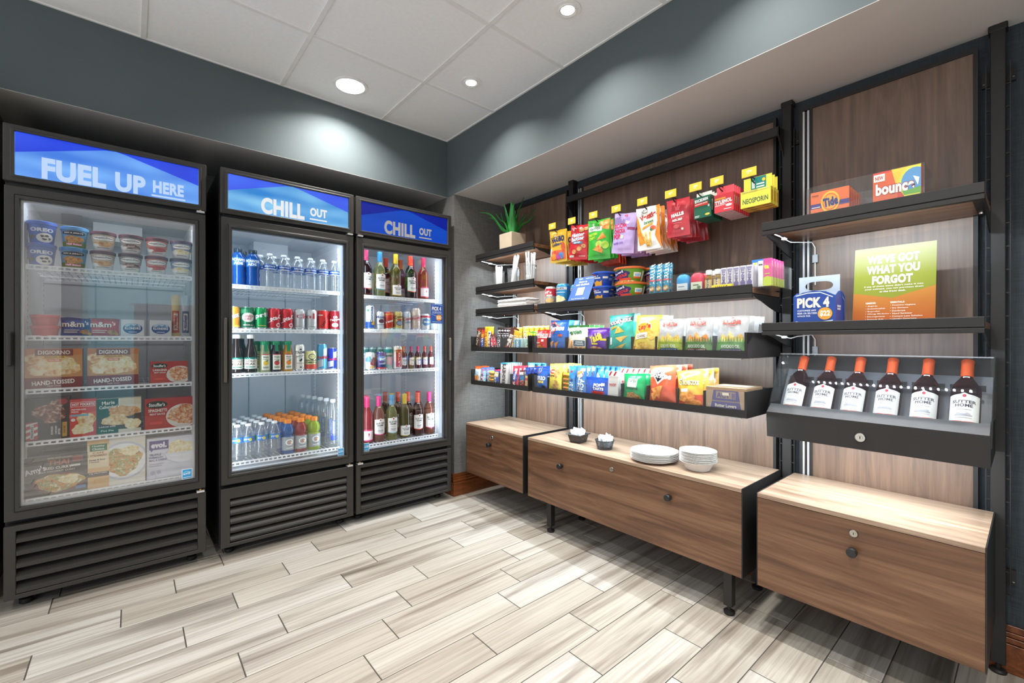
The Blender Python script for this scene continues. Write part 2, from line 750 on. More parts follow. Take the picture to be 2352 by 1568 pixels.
# bulkheads: one over the coolers, one over the shelving
b = MB().box(-1.9, 1.79, 2.83, 2.85, 2.19, 2.70, M_FASCIA)
b.box(-1.9, 2.29, 2.8501, 3.47, 2.19, 2.24, M_SOFFIT)
b.box(-1.9, 1.79, 2.8302, 2.86, 2.1885, 2.1902, M_SOFFIT)
tag(b.build('trim_1'), kind='structure')
b = MB().box(1.781, 1.80, -1.9, 2.8299, 2.19, 2.70, M_FASCIA)
b.box(1.8001, 2.29, -1.9, 2.8499, 2.19, 2.24, M_SOFFIT)
b.box(1.781, 1.81, -1.9, 2.83, 2.1885, 2.1902, M_SOFFIT)
tag(b.build('trim_2'), kind='structure')

tag(MB().box(-0.6, 2.4, 3.45, 3.5, 0, 2.3, M_WP).build('wall_back'), kind='structure')
tag(MB().box(2.27, 2.36, -1.9, 2.735, 0, 2.3, M_WPD).build('wall_right'), kind='structure')
tag(MB().box(1.781, 2.36, 2.735, 3.45, 0, 2.19, M_WP).build('wall_corner'), kind='structure')
tag(MB().box(-0.62, -0.475, 2.735, 3.45, 0, 2.19, paint('alcove_grey_paint', '#8d8b87')).build('wall_left'), kind='structure')
tag(MB().box(-1.9, -0.62, 2.735, 2.83, 0, 2.6, M_GREYWALL).build('wall_side'), kind='structure')
# the lobby side behind the viewer, seen only as reflections in the cooler doors
tag(MB().box(-1.9, -0.62, -1.98, -1.9, 0, 2.7, M_GREYWALL).build('wall_front'), kind='structure')
w = MB().box(-0.45, 2.36, -1.98, -1.9, 0, 2.7, M_TEAL).box(-0.25, 1.6, -1.9, -1.885, 2.08, 2.16, M_TEAL)
tag(w.build('wall_rear'), kind='structure')
d = MB().box(0.02, 0.75, -1.9, -1.89, 0.0, 1.60, M_DARKVOID).box(-0.03, 0.8, -1.899, -1.88, 1.60, 1.64, M_TEAL)
tag(d.build('door_1'), kind='structure')
tag(MB().box(-0.62, -0.45, -1.96, -1.82, 0, 2.6, M_DARKWOOD).build('trim_3'), kind='structure')


def baseboard(name, run, mat):
    """run = list of boxes, stepped profile: three tiers"""
    mb = MB()
    for (ax, a0, a1, face, sgn) in run:
        for z0, z1, t in ((0, .098, .018), (.1, .118, .014), (.12, .135, .011), (.136, .158, .007)):
            if ax == 'x':
                mb.box(a0, a1, *(sorted((face, face + sgn * t))), z0, z1, mat)
            else:
                mb.box(*(sorted((face, face + sgn * t))), a0, a1, z0, z1, mat)
    tag(mb.build(name, bevel=0.0015), kind='structure')


baseboard('baseboard_left', [('x', 1.765, 2.268, 2.734, -1), ('y', 2.735, 2.82, 1.7805, -1)], M_BASEB)
baseboard('baseboard_right', [('y', -1.5, 2.71, 2.2695, -1)], M_BASEB)

# ------------------------------------------------------------------ ceiling lamps
M_WHITE = PLA('#f2f2f0', 0.4)
M_LAMP = EM('lamp_glow', '#fff6e8', 9.0)
M_CONE = plain('lamp_reflector', '#ffffff', 0.35, vary=0.01)


def downlight(x, y, big, label=None):
    R, r = (.095, .078) if big else (.058, .030)
    t = empty('recessed_ceiling_light', (x, y, 2.6), label, 'light' if label else None)
    if not label:                      # out-of-view lamps, the big ones added for ambient light: parts of the ceiling
        t.parent = ceil
    mb = MB().lathe([(r, -.0035), (R, -.0015), (R, .002), (r, .002)], M_WHITE, 32, caps=False)
    mb.build('trim_ring', t, smooth=40)
    D = .055 if big else .026
    MB().lathe([(r, -.002), (r * .97, D * .5), (r * .86, D)], M_CONE, 32, caps=False).build('reflector', t, smooth=60)
    if not big:
        MB().lathe([(r + .004, -.0045), (r + .010, -.006), (r + .012, -.003)], M_WHITE, 28, caps=False).build('gimbal_ring', t, smooth=50)
    MB().lathe([(r * .86, D), (r * .4, D - .0005), (.0001, D - .0005)], M_LAMP, 32, caps=False).build('diffuser', t, smooth=50)
    area_light('downlight_lamp', (0, 0, D - .003), r * 1.5, 0, W_CAN_BIG if big else W_CAN_SMALL, (1, .968, .92), parent=t, shape='DISK', spread=180)
    return t


downlight(0.963, 2.571, True, 'large round recessed downlight near the bulkhead over the coolers')
downlight(1.475, 2.089, False, 'small recessed spot lamp close to the ceiling corner')
downlight(1.4795, 1.351, False, 'small recessed spot lamp at top edge of the view')
downlight(1.48, 0.61, False)
downlight(1.48, -0.13, False)
for lx, ly in ((0.35, 0.5), (-0.9, 0.5), (0.35, -1.1), (-0.9, -1.1)):  # unseen downlights added to lift the ambient light
    t = downlight(lx, ly, True)
    for c in t.children:
        if c.type == 'LIGHT':
            c.data.energy = W_ROOM_FILL
            c.data.spread = math.radians(180)
# ------------------------------------------------------------------ shelving wall
M_BLK = plain('black_powder_coat', '#232120', 0.5, vary=0.05, scale=40, bump=0.08, bscale=500, spec=0.4)
M_ALU = plain('anodised_aluminium', '#d9dbdc', 0.3, 0.7, vary=0.03)
M_WPANEL = walnut('walnut_panel', 'z', rough=0.47, spec=0.9)
M_WFRONT = walnut('walnut_front', 'y', '#4d3626', '#6d4d38', '#87664c', sc=0.9)
M_WTOP_LIT = walnut('walnut_top_lit', 'y', '#7d6653', '#a08873', '#b8a08a')  # same laminate as the fronts, LED light painted in as paler tones
M_WSHELF = walnut('walnut_shelf', 'y', '#5c402c', '#7f5b41', '#997458')
M_LED = EM('led_strip_glow', '#e4f0ff', 620.0)
M_CABLE = PLA('#eeeeec', 0.4)
M_CHROME = plain('chrome', '#b9b4aa', 0.2, 1.0, vary=0.02)
M_ACR = clear('clear_acrylic', (.97, .98, .98), 1.36, 0.01, body=0.008)
PY = [2.66, 2.0, 0.716, 0.079]
XP = 2.22

for k, y in enumerate(PY):
    nm = ['beside the corner wall', 'between the left and middle bays', 'between the middle and right bays', 'at the right end of the shelving']
    t = empty('shelving_post', (XP, y, 0), 'black square shelving post ' + nm[k], 'post')
    MB().box(0, .036, -.018, .018, .035, 2.183, M_BLK).build('post_tube', t, bevel=0.002)
    MB().box(-.004, .042, -.023, .023, 2.168, 2.19, M_BLK).build('top_cap', t, bevel=0.003)
    mb = MB().lathe([(.020, 0), (.022, .006), (.018, .012), (.007, .014), (.007, .036)], M_BLK, 14, .018, 0)
    mb.build('levelling_foot', t, smooth=40)
    for s in (-1, 1):
        mb = MB().box(.004, .020, s * .028 - .0015, s * .028 + .0015, .25, 2.06, M_BLK)
        for q in range(23):
            z = .27 + q * .0778
            mb.box(.006, .012, min(s * .017, s * .028), max(s * .017, s * .028), z, z + .004, M_BLK)
        mb.build('slotted_strip', t)
    for z in (.30, 2.0):
        mb = MB().box(.036, .049, -.040, .040, z, z + .05, M_BLK)
        for s in (-1, 1):
            mb.lathe([(.003, z + .01), (.003, z + .012)], M_ALU, 8, .034, s * .034)
        mb.build('wall_bracket', t)

for nm, y0, y1 in (('left', 2.045, 2.612), ('middle', .763, 1.953), ('right', .126, .669)):
    t = empty('backing_panel', (2.235, (y0 + y1) / 2, .30), f'{nm} walnut backing panel in a thin black frame behind shelves', 'panel')
    bs = t.location
    rail = y1 - .013
    wood1 = y1 - .048
    MB().box(2.237, 2.25, y0 + .008, wood1 + .004, .31, 2.128, M_WPANEL).build('wood_panel', t, bs)
    mb = MB().ring(y0, y1, .30, 2.142, y0 + .012, y1 - .012, .312, 2.126, 2.232, 2.256, M_BLK)
    mb.v = [(v[1], v[0], v[2]) for v in mb.v]
    mb.box(2.233, 2.25, wood1, wood1 + .010, .312, 2.126, M_BLK)
    mb.build('panel_frame', t, bs)
    mb = MB()
    for q in (rail - .008, rail - .025):
        mb.box(2.226, 2.245, q, q + .007, .312, 2.12, M_ALU)
    mb.box(2.232, 2.245, rail - .019, rail - .007, .312, 2.12, M_BLK)
    mb.build('cable_raceway', t, bs)


def shelf(nm, y0, y1, ztop, zbot, label, cab=True, led=1.0, dots=False):
    xf = 1.893
    yc = (y0 + y1) / 2
    t = empty('wall_shelf', (2.2, yc, zbot), label, 'shelf')
    bs = t.location
    h = ztop - zbot
    mb = MB().box(xf, xf + .010, y0, y1, zbot + h * .36, ztop, M_BLK)
    mb.box(xf + .004, xf + .012, y0 + .002, y1 - .002, zbot + h * .30, zbot + h * .37, M_BLK)
    mb.box(xf, xf + .018, y0, y1, zbot, zbot + h * .30, M_BLK)
    mb.build('fascia_rail', t, bs, bevel=0.0012)
    MB().box(xf + .012, 2.205, y0 + .003, y1 - .003, ztop - .034, ztop - .012, M_WSHELF).build('shelf_board', t, bs, bevel=0.001)
    for ye, s in ((y0, 1), (y1, -1)):
        prof = [(xf + .018, zbot + .014), (2.10, zbot + .014), (2.214, zbot + .014), (2.214, zbot - .050), (2.16, zbot - .045), (2.08, zbot - .028), (2.0, zbot - .008), (xf + .05, zbot)]
        MB().prism(prof, 'y', ye + s * .002, ye + s * .006, M_BLK).build('bracket', t, bs)
        mb = MB().box(xf + .02, 2.205, min(ye + s * .006, ye + s * .03), max(ye + s * .006, ye + s * .03), ztop - .038, ztop - .035, M_BLK)
        mb.lathe([(.006, ztop - .044), (.007, ztop - .040), (.007, ztop - .038)], M_CHROME, 10, 2.15, ye + s * .02)
        mb.build('bracket_flange', t, bs)
    zl = zbot + .004
    MB().box(xf + .019, xf + .031, y0 + .04, y1 - .04, zl + .004, zl + .010, M_WHITE).build('led_strip', t, bs)
    if dots:
        mb = MB()
        n = int((y1 - y0 - .1) / .021)
        for q in range(n):
            yy = y0 + .05 + q * .021
            mb.box(xf + .0225, xf + .0275, yy, yy + .006, zl + .002, zl + .0039, M_LED)
        tag(mb.build('led_chip', t, bs), kind='stuff')
    L = y1 - y0 - .1
    if not dots:
        area_light('led_light', (xf + .025 - 2.2, 0, zl + .001 - zbot), .006, L, W_LED_M * led * L, (.80, .92, 1), (0, math.radians(-48), 0), parent=t)
    if cab:
        yl = y1 - .035
        pts = [(xf + .024, yl, zl), (xf + .06, yl - .01, zl - .006), (xf + .10, yl - .012, zl - .010), (xf + .16, yl - .016, zl - .016), (xf + .22, yl - .022, zl - .008), (2.20, yl - .05, zl + .0), (2.225, yl - .055, zl - .02), (2.228, yl - .055, zl - .18)]
        MB().tube(pts, .0022, M_CABLE).build('cable', t, bs, smooth=60)
        MB().box(xf + .085, xf + .112, yl - .020, yl - .006, zl - .016, zl - .006, M_CABLE).build('cable_connector', t, bs, bevel=0.002)
        MB().box(2.222, 2.232, yl - .065, yl - .045, zl - .085, zl - .05, plain('grey_plastic', '#a9adb0', .5)).build('cable_clip', t, bs, bevel=0.002)
    return t


shelf('a', 2.016, 2.626, 1.745, 1.695, 'top shelf of the left bay carrying the potted plant')
shelf('b', 2.016, 2.626, 1.512, 1.460, 'left bay shelf carrying three glasses of straws and cutlery')
shelf('c', 2.016, 2.626, 1.353, 1.303, 'left bay shelf carrying the napkin stack')
shelf('d', .736, 1.981, 1.351, 1.297, 'long middle bay shelf holding soup cans and noodle bowls', led=.75)
shelf('e', .093, .699, 1.588, 1.538, 'top shelf of the right bay holding laundry boxes', led=.62)
shelf('f', .093, .699, 1.193, 1.145, 'right bay shelf with sign and drink carrier above display case', dots=True)


def tray(y0, y1, z0, label, divs, zt):
    xf, xb = 1.853, 2.20
    yc = (y0 + y1) / 2
    t = empty('snack_tray', (2.2, yc, z0), label, 'tray')
    bs = t.location
    ft = z0 + .031
    MB().box(xf, xb, y0, y1, z0, z0 + .003, M_BLK).build('tray_base', t, bs)
    MB().box(xf, xf + .003, y0, y1, z0 + .003, ft, M_BLK).build('lip', t, bs)
    for ye in (y0, y1 - .003):
        MB().box(xf + .0005, xb + .012, ye, ye + .003, z0 + .003, zt, M_BLK).build('side_panel', t, bs)
        MB().box(xf + .0005, xf + .002, ye - .006 if ye > yc else ye + .003, ye if ye > yc else ye + .010, ft, zt, M_BLK).build('corner_flange', t, bs)
    MB().box(xb - .003, xb, y0 + .003, y1 - .003, z0 + .003, zt - .01, M_BLK).build('closing_sheet', t, bs)
    MB().box(xf + .004, xf + .006, y0 + .004, y1 - .004, z0 + .004, zt - .002, M_ACR).build('clear_screen', t, bs)
    for yd in divs:
        MB().box(xf + .02, xb - .004, yd - .001, yd + .001, z0 + .003, zt - .012, M_BLK).build('divider', t, bs)
    L = y1 - y0 - .08
    MB().box(1.872, 1.884, y0 + .03, y1 - .03, z0 - .006, z0 - .0005, M_WHITE).build('led_strip', t, bs)
    area_light('led_light', (1.878 - 2.2, 0, -.007), .006, L, W_LED_M * (.62 if z0 > 1 else 1.45) * L, (.80, .92, 1), (0, math.radians(-48), 0), parent=t)


tray(2.015, 2.625, 1.052, 'upper snack tray of the left bay filled with candy bars', [2.43, 2.31, 2.18], 1.156)
tray(.738, 1.981, 1.052, 'long upper snack tray of the middle bay filled with chip bags', [1.875, 1.73, 1.58, 1.44, 1.29, 1.157, 1.02, .885], 1.156)
tray(2.015, 2.626, .814, 'lower snack tray of the left bay filled with cookie packs', [2.33, 2.215], .920)
tray(.738, 1.981, .814, 'long lower snack tray of the middle bay with cookies and popcorn', [1.873, 1.35, 1.205, 1.05, .925], .920)

t = empty('crossbar', (2.16, 1.342, 2.04), 'upper black crossbar spanning the middle bay near the ceiling', 'bar')
bs = t.location
MB().box(2.155, 2.175, .727, 1.953 + .03, 2.024, 2.064, M_BLK).build('bar', t, bs, bevel=0.002)
for y in (.727, 1.979):
    MB().prism([(2.155, 2.064), (2.155, 2.024), (2.205, 1.97), (2.222, 1.94), (2.222, 2.07), (2.18, 2.064)], 'y', y, y + .004, M_BLK).build('bracket', t, bs)
t = empty('crossbar', (2.19, 1.342, 1.79), 'lower black crossbar carrying the display hooks of the middle bay', 'bar')
bs = t.location
MB().box(2.185, 2.205, .742, 1.974, 1.765, 1.80, M_BLK).build('bar', t, bs, bevel=0.002)
for y in (.738, 1.975):
    MB().box(2.185, 2.225, y, y + .004, 1.74, 1.80, M_BLK).build('bracket', t, bs)


# ------------------------------------------------------------------ cabinets
def lock_mesh(bs, x, y, z, r, parent):
    mb = MB().lathe([(r, 0), (r, .002), (r * .86, .005), (r * .8, .005), (r * .78, .003), (r * .45, .003), (r * .42, .0045), (.0001, .0045)], M_CHROME, 22)
    mb.v = [(x - v[2], y + v[0], z + v[1]) for v in mb.v]
    mb.box(x - .0052, x - .0044, y - r * .08, y + r * .08, z - r * .28, z + r * .28, M_DARKVOID)
    return mb.build('lock', parent, bs, smooth=40)


def knob_mesh(bs, x, y, z, parent):
    mb = MB().lathe([(.009, 0), (.009, .008), (.013, .009), (.0145, .012), (.0145, .022), (.0138, .0225), (.0138, .024), (.0145, .0245), (.0145, .026), (.0138, .0265), (.0138, .028), (.0145, .0285), (.0135, .031), (.0001, .0315)], PLA('#1d1d1e', .4), 20)
    mb.v = [(x - v[2], y + v[0], z + v[1]) for v in mb.v]
    return mb.build('knob', parent, bs, smooth=40)


def cabinet(y0, y1, label, locks, knobs, legs):
    xf, xb, z0, z1 = 1.815, 2.2195, .19, .543
    t = empty('storage_cabinet', ((xf + xb) / 2, (y0 + y1) / 2, 0), label, 'cabinet')
    bs = t.location
    mb = MB()
    for y in (y0, y1 - .003):
        mb.box(xf + .001, xb, y, y + .003, z0, z1 + .001, M_BLK)
    mb.box(xb - .012, xb, y0 + .003, y1 - .003, z0, z1 - .016, M_BLK)
    mb.box(xf + .02, xb - .012, y0 + .003, y1 - .003, z0, z0 + .012, M_BLK)
    mb.build('carcass', t, bs)
    MB().box(xf - .001, xb - .001, y0 + .0035, y1 - .0035, z1 - .015, z1, M_WTOP_LIT).build('cabinet_top', t, bs)
    d = MB().box(xf, xf + .018, y0 + .0035, y1 - .0035, z0 + .002, z1 - .017, M_WFRONT).build('drawer_face', t, bs, bevel=0.0008)
    for y, z in locks:
        lock_mesh(bs, xf, y, z, .013 if y1 - y0 > 1 or True else .01, d)
    for y, z in knobs:
        knob_mesh(bs, xf, y, z, d)
    for x, y in legs:
        mb = MB().box(x, x + .035, y - .0175, y + .0175, .036, z0, M_BLK)
        lg = mb.build('leg', t, bs, bevel=0.0015)
        MB().lathe([(.020, 0), (.022, .004), (.022, .012), (.012, .016), (.007, .018), (.007, .036)], M_BLK, 16, x + .0175, y).build('levelling_foot', lg, bs, smooth=40)


cabinet(2.024, 2.634, 'small wall cabinet at the left end by the corner wall', [(2.332, .484)], [(2.346, .434)], [])
cabinet(.74, 1.982, 'long middle walnut cabinet with plates and bowls on top', [(1.363, .485)], [(1.70, .431), (1.048, .432)], [(1.862, 1.85), (1.855, .815), (2.14, 1.85), (2.14, .815)])
cabinet(.085, .688, 'right walnut cabinet under the bottle display case', [(.387, .486)], [(.388, .428)], [])

# ------------------------------------------------------------------ bottle display case
y0, y1 = .084, .702
t = empty('display_case', (2.2, .393, .74), 'black lockable display case with clear sloped cover holding six bottles', 'display case')
bs = t.location
CY0, CY1 = y0, y1
mb = MB().prism([(1.948, .838), (1.956, .738), (1.959, .738), (1.951, .838)], 'y', y0, y1, M_BLK)
mb.build('fascia_panel', t, bs)
MB().prism([(1.956, .738), (2.2, .748), (2.2, .752), (1.957, .742)], 'y', y0, y1, M_BLK).build('base_panel', t, bs)
MB().prism([(1.948, .838), (1.99, .868), (1.99, .864), (1.951, .834)], 'y', y0 + .002, y1 - .002, plain('grey_powder_coat', '#515253', .5)).build('sill', t, bs)
for y in (y0, y1 - .003):
    MB().prism([(1.959, .742), (1.952, .835), (2.0, .872), (2.196, .872), (2.196, .752)], 'y', y + .0003, y + .0027, M_BLK).build('side_panel', t, bs)
MB().box(2.196, 2.2, y0, y1, .748, 1.06, M_BLK).build('closing_sheet', t, bs)
MB().prism([(2.035, .77), (2.195, .995), (2.195, 1.0), (2.031, .773)], 'y', y0 + .004, y1 - .004, plain('slate_metal', '#777c83', .45)).build('bottle_board', t, bs)
cv = MB().prism([(1.986, .866), (2.104, 1.066), (2.108, 1.066), (1.99, .866)], 'y', y0, y1, M_ACR)
cov = cv.build('clear_cover', t, bs)
MB().box(2.104, 2.2, y0, y1, 1.066, 1.07, clear('clear_acrylic_top', (.92, .94, .95), 1.49, .03, body=.25, body_col=(.8, .83, .85))).build('cover_top', t, bs)
for y in (y0, y1 - .003):
    MB().prism([(1.945, .80), (1.952, .80), (2.004, .872), (2.196, .872), (2.196, 1.066), (2.104, 1.066)], 'y', y - .003 if y < .3 else y + .003, y if y < .3 else y + .006, M_ACR).build('cover_side', t, bs)
MB().box(1.985, 1.997, y0 + .03, y1 - .03, .7325, .7395, M_WHITE).build('led_strip', t, bs)
area_light('led_light', (1.991 - 2.2, 0, .7315 - .74), .006, .54, W_LED_M * .54 * .9, (.86, .94, 1), (0, math.radians(-20), 0), parent=t)
lock_mesh(bs, 1.952, .3975, .782, .017, t)
for k, y in enumerate((.146, .243, .341, .438, .534, .630)):
    MB().box(2.118, 2.123, y - .045, y + .04, .955, .975, plain('black_clip', '#1a1b1d', .4)).build('neck_clip', t, bs)
# ------------------------------------------------------------------ coolers
M_CBLK = plain('cooler_black', '#32302d', 0.42, vary=0.05, scale=25, bump=0.06, bscale=420, spec=0.45)
M_CDARK = plain('cooler_side_black', '#17181a', 0.45)
M_TRIM = plain('satin_edge', '#8d877d', 0.3, 0.6)
M_LINER = plain('white_liner', '#dfe4ea', 0.45, vary=0.02)
M_LINER_F = plain('grey_white_liner', '#cfd1d2', 0.5, vary=0.02)
M_WIRE = plain('white_coated_wire', '#f2f4f6', 0.4, vary=0.02)
M_GLASS = clear('door_glass', (.955, .965, .97), 1.5, 0.0, extra=0.02)
M_GLASS_F = clear('frosty_door_glass', (.95, .955, .96), 1.5, 0.0, body=0.02, body_col=(.8, .82, .85), extra=0.07)
M_BRASS = plain('brass_pin', '#b48a52', .3, .9)


def sign_face(name, c_lo, c_hi, em, spots):
    """glowing printed film: uneven tube glow painted into its colour by noise"""
    g = NG(name)
    v = g.coords((1, 1, 1))
    e = g.n('ShaderNodeEmission')
    f = g.noise(g.coords((2.2, 1, 7)), 1.4, 1)
    g.l(g.ramp(f, [(0.35, c_lo), (0.68, c_hi)]), e.inputs['Color'])
    e.inputs['Strength'].default_value = em
    gl = g.n('ShaderNodeBsdfGlossy')
    gl.inputs['Roughness'].default_value = 0.3
    fr = g.n('ShaderNodeFresnel')
    mx = g.n('ShaderNodeMixShader')
    g.l(fr.outputs[0], mx.inputs[0])
    g.l(e.outputs[0], mx.inputs[1])
    g.l(gl.outputs[0], mx.inputs[2])
    g.l(mx.outputs[0], g.out.inputs['Surface'])
    return g.m


def cooler(nm, x0, yf, label, sign, shelves, liner, glass, lit, style):
    W = .685
    xc = x0 + W / 2
    t = empty('glass_door_cooler', (xc, yf + .38, 0), label, 'cooler')
    bs = Vector((xc, yf, 0)) - Vector(t.location)      # child coordinates: x centred, y from the door front

    def fin(mb, name, parent=t, **kw):
        o = mb.build(name, parent, **kw)
        if parent is t:
            o.location = bs
        return o
    h = W / 2
    mb = MB().box(-h, -.302, .055, .74, .062, 2.008, M_CDARK).box(.302, h, .055, .74, .062, 2.008, M_CDARK)
    mb.box(-.302, .302, .70, .74, .062, 2.008, M_CDARK).box(-.302, .302, .055, .70, 1.762, 2.008, M_CDARK).box(-.302, .302, .055, .70, .36, .425, M_CDARK)
    mb.box(-.302, .302, .20, .70, .062, .10, M_CDARK)
    fin(mb, 'cabinet_body')
    mb = MB().box(-.302, -.297, .05, .70, .425, 1.762, liner).box(.297, .302, .05, .70, .425, 1.762, liner)
    mb.box(-.297, .297, .69, .70, .425, 1.762, liner).box(-.297, .297, .05, .69, 1.752, 1.762, liner).box(-.297, .297, .05, .69, .425, .432, liner)
    mb.box(-.10, .10, .52, .69, 1.66, 1.752, liner)
    fin(mb, 'inner_liner')
    M_SLOT = plain('shelf_slot', '#4a5560', .6)
    for sx in (-1, 1):
        for yy in (.14, .60):
            mb = MB().box(min(sx * .297, sx * .291), max(sx * .297, sx * .291), yy, yy + .016, .45, 1.70, liner)
            for q in range(48):
                mb.box(min(sx * .2912, sx * .2905), max(sx * .2912, sx * .2905), yy + .005, yy + .011, .46 + q * .0255, .468 + q * .0255, M_SLOT)
            fin(mb, 'shelf_pilaster')
    for sx in (-.1, .12):
        fin(MB().box(sx, sx + .006, .684, .69, .45, 1.66, plain('liner_seam', '#aab4be', .5)), 'liner_seam')
    # feet
    for sx in (-.29, .29):
        for yy in (.11, .66):
            fin(MB().lathe([(.018, 0), (.022, .004), (.022, .02), (.012, .025), (.012, .066)], M_CDARK, 14, sx, yy), 'foot', smooth=40)
    # header
    mb = MB().ring(-h, h, 1.777, 2.01, -.318, .318, 1.797, 1.990, 0.004, .06, M_CBLK)
    mb.ring(-.322, .322, 1.793, 1.994, -.310, .310, 1.803, 1.984, 0.0, .03, M_CBLK)
    fin(mb, 'header_frame', bevel=0.003)
    sp = MB().box(-.312, .312, .012, .018, 1.80, 1.987, sign['lo'])
    sp = fin(sp, 'sign_panel')
    art(sign['art'], .618, .181, lambda a, b_, o: ((a - .5) * .618, .012 - o, 1.803 + b_ * .181), parent=sp, name='sign_lettering')
    fin(MB().box(-.33, .33, .03, .06, 1.757, 1.78, M_CDARK), 'hinge_gap')
    # door
    mb = MB().ring(-h + .004, h - .004, .385, 1.757, -.303, .303, .428, 1.716, 0.004, .046, M_CBLK)
    mb.ring(-.308, .308, .423, 1.721, -.2955, .2955, .4355, 1.7085, -.002, .04, M_CBLK)
    mb.ring(-.312, .312, .419, 1.725, -.3095, .3095, .4215, 1.7225, .0005, .01, M_TRIM)
    d = fin(mb, 'door', bevel=0.0025)
    MB().box(-.299, .299, .018, .024, .432, 1.712, glass).build('door_glass', d)
    MB().ring(-.2965, .2965, .4345, 1.7095, -.288, .288, .443, 1.701, .026, .044, PLA('#c9ccce' if lit < 1 else '#5a5f66')).build('door_gasket', d)
    hs = style['handle']
    z0, z1 = style['hz']
    mb = MB().box(hs * (h - .02) - .006, hs * (h - .02) + .006, -.020, .004, z0, z1, plain('handle_grip', style.get('hcol', '#5a544c'), .3, .4))
    mb.build('door_handle', d, bevel=0.003)
    hx = -hs * (h - .025)
    for z in (1.763, .366):
        mb = MB().box(hx - .016, hx + .016, -.004, .03, z, z + .009, M_ALU).lathe([(.006, z + .009), (.006, z + .016)], M_BRASS, 10, hx, .01)
        mb.build('hinge', d)
    # grille
    gz0, gz1 = .062, .364
    side, top = style['side'], style['top']
    mb = MB().ring(-h + .002, h - .002, gz0, gz1, -h + side, h - side, gz0 + .018, gz1 - top, .006, .05, M_CBLK)
    g = fin(mb, 'grille', bevel=0.0015)
    MB().box(-h + side, h - side, .12, .125, gz0 + .01, gz1, M_DARKVOID).build('grille_backing', g)
    zs0, zs1 = gz0 + .018, gz1 - top
    n = 5
    p = (zs1 - zs0) / n
    for q in range(n):
        z = zs0 + q * p + .004
        if style['round']:
            pr = [(.006, z + .012), (.010, z + .022), (.018, z + .030), (.05, z + .040), (.05, z + .036), (.020, z + .024), (.014, z + .014), (.014, z)]
            pr[-1] = (.012, z)
        else:
            pr = [(.006, z), (.006, z + .016), (.055, z + .045), (.055, z + .042), (.010, z + .013), (.009, z)]
        MB().prism(pr, 'x', -h + side + .001, h - side - .001, M_CBLK).build('slat', g, smooth=35)
    # shelves
    for k, z in enumerate(shelves):
        mb = MB()
        for q in range(26):
            xx = -.287 + q * .02296
            mb.box(xx - .0016, xx + .0016, .10, .66, z - .0035, z, M_WIRE)
        for yy in (.12, .30, .48, .655):
            mb.box(-.29, .29, yy, yy + .005, z - .009, z - .0037, M_WIRE)
        ws = mb.build('wire_shelf', t, loc=bs)
        mb = MB().box(-.29, .29, .098, .103, z - .004, z + .003, M_WIRE).box(-.29, .29, .098, .102, z - .019, z - .013, M_WIRE)
        for q in range(26):
            xx = -.287 + q * .02296
            mb.box(xx - .004, xx + .004, .099, .102, z - .013, z - .004, M_WIRE)
        mb.build('shelf_rail', ws)
    if lit >= 1:
        for sx in (-1, 1):
            fin(MB().box(sx * .288 - .004, sx * .288 + .004, .052, .066, .47, 1.69, EM('cooler_tube', '#cfe2f8', 1.1)), 'light_tube')
            area_light('cooler_light', (bs.x + sx * .272, bs.y + .07, 1.08), .02, 1.2, W_COOLER, (.80, .91, 1), (math.radians(90), 0, math.radians(sx * 38)), t)
        area_light('cooler_top_light', (bs.x, bs.y + .10, 1.74), .5, .05, W_COOLER * .55, (.80, .91, 1), (math.radians(20), 0, 0), t)
    else:
        area_light('cooler_top_light', (bs.x, bs.y + .10, 1.74), .5, .05, W_FREEZER_FILL, (.9, .95, 1), (math.radians(20), 0, 0), t)  # fill lamp added to brighten the freezer, whose own light is off
    return t, d, bs


def sign_art(lo, hi, peak, kind, em, txt):
    blk = [('P', [(0, .53), (.44, .975), (.5, 1.0), (0, 1.0)], hi), ('P', [(.5, 1.0), (.56, .96), (1, .53), (1, 1)], hi)]
    return blk + txt


S_LO1 = sign_face('sign_sky_blue', '#3d78d8', '#74aef2', 1.0, None)
S_HI1 = sign_face('sign_royal_blue', '#1038dc', '#2a55f0', .9, None)
S_LO2 = sign_face('sign_light_blue', '#2f80cc', '#83c3ea', 1.0, None)
S_HI2 = sign_face('sign_violet_blue', '#3c55e0', '#4670ee', 1.0, None)
S_LO3 = sign_face('sign_deep_blue_glow', '#0f48c0', '#1450cc', .8, None)  # third sign is unlit; its brightness is put in as emission
S_HI3 = sign_face('sign_navy_glow', '#0a1f9a', '#0d24a6', .8, None)
S_T1 = EM('sign_letters_dim', '#b4cbec', 1.0)
S_T2 = EM('sign_letters_bright', '#dfe0e2', 1.0)
S_T3 = EM('unlit_letters_glow', '#b9b4ae', .75)  # letters of the unlit sign, brightness put in as emission
chill = lambda c: [('T', 'CHILL', .245, .03, .60, .52, c, 0, .05), ('T', 'OUT', .648, .20, .80, .47, c, 0, .05), ('R', .645, .085, .80, .13, c)]
F_SH = [1.45, 1.143, .912, .686, .44]
C2_SH = [1.424, 1.187, .946, .47]
C3_SH = [1.416, 1.198, .93, .456]
FZ, FZ_D, FZ_B = cooler('left', -.399, 2.705, 'left upright freezer cabinet with blue FUEL UP HERE sign and frozen meals',
    dict(lo=S_LO1, art=sign_art(S_LO1, S_HI1, .49, 0, 1, [('T', 'FUEL', .122, .02, .448, .52, S_T1, 0, .05), ('T', 'UP', .497, .02, .67, .50, S_T1, 0, .05), ('T', 'HERE', .714, .14, .905, .46, S_T1, 0, .05), ('R', .705, .04, .915, .085, S_T1)])),
    F_SH, M_LINER_F, M_GLASS_F, 0, dict(handle=-1, hz=(1.02, 1.16), side=.036, top=.024, round=False, hcol='#3a3835'))
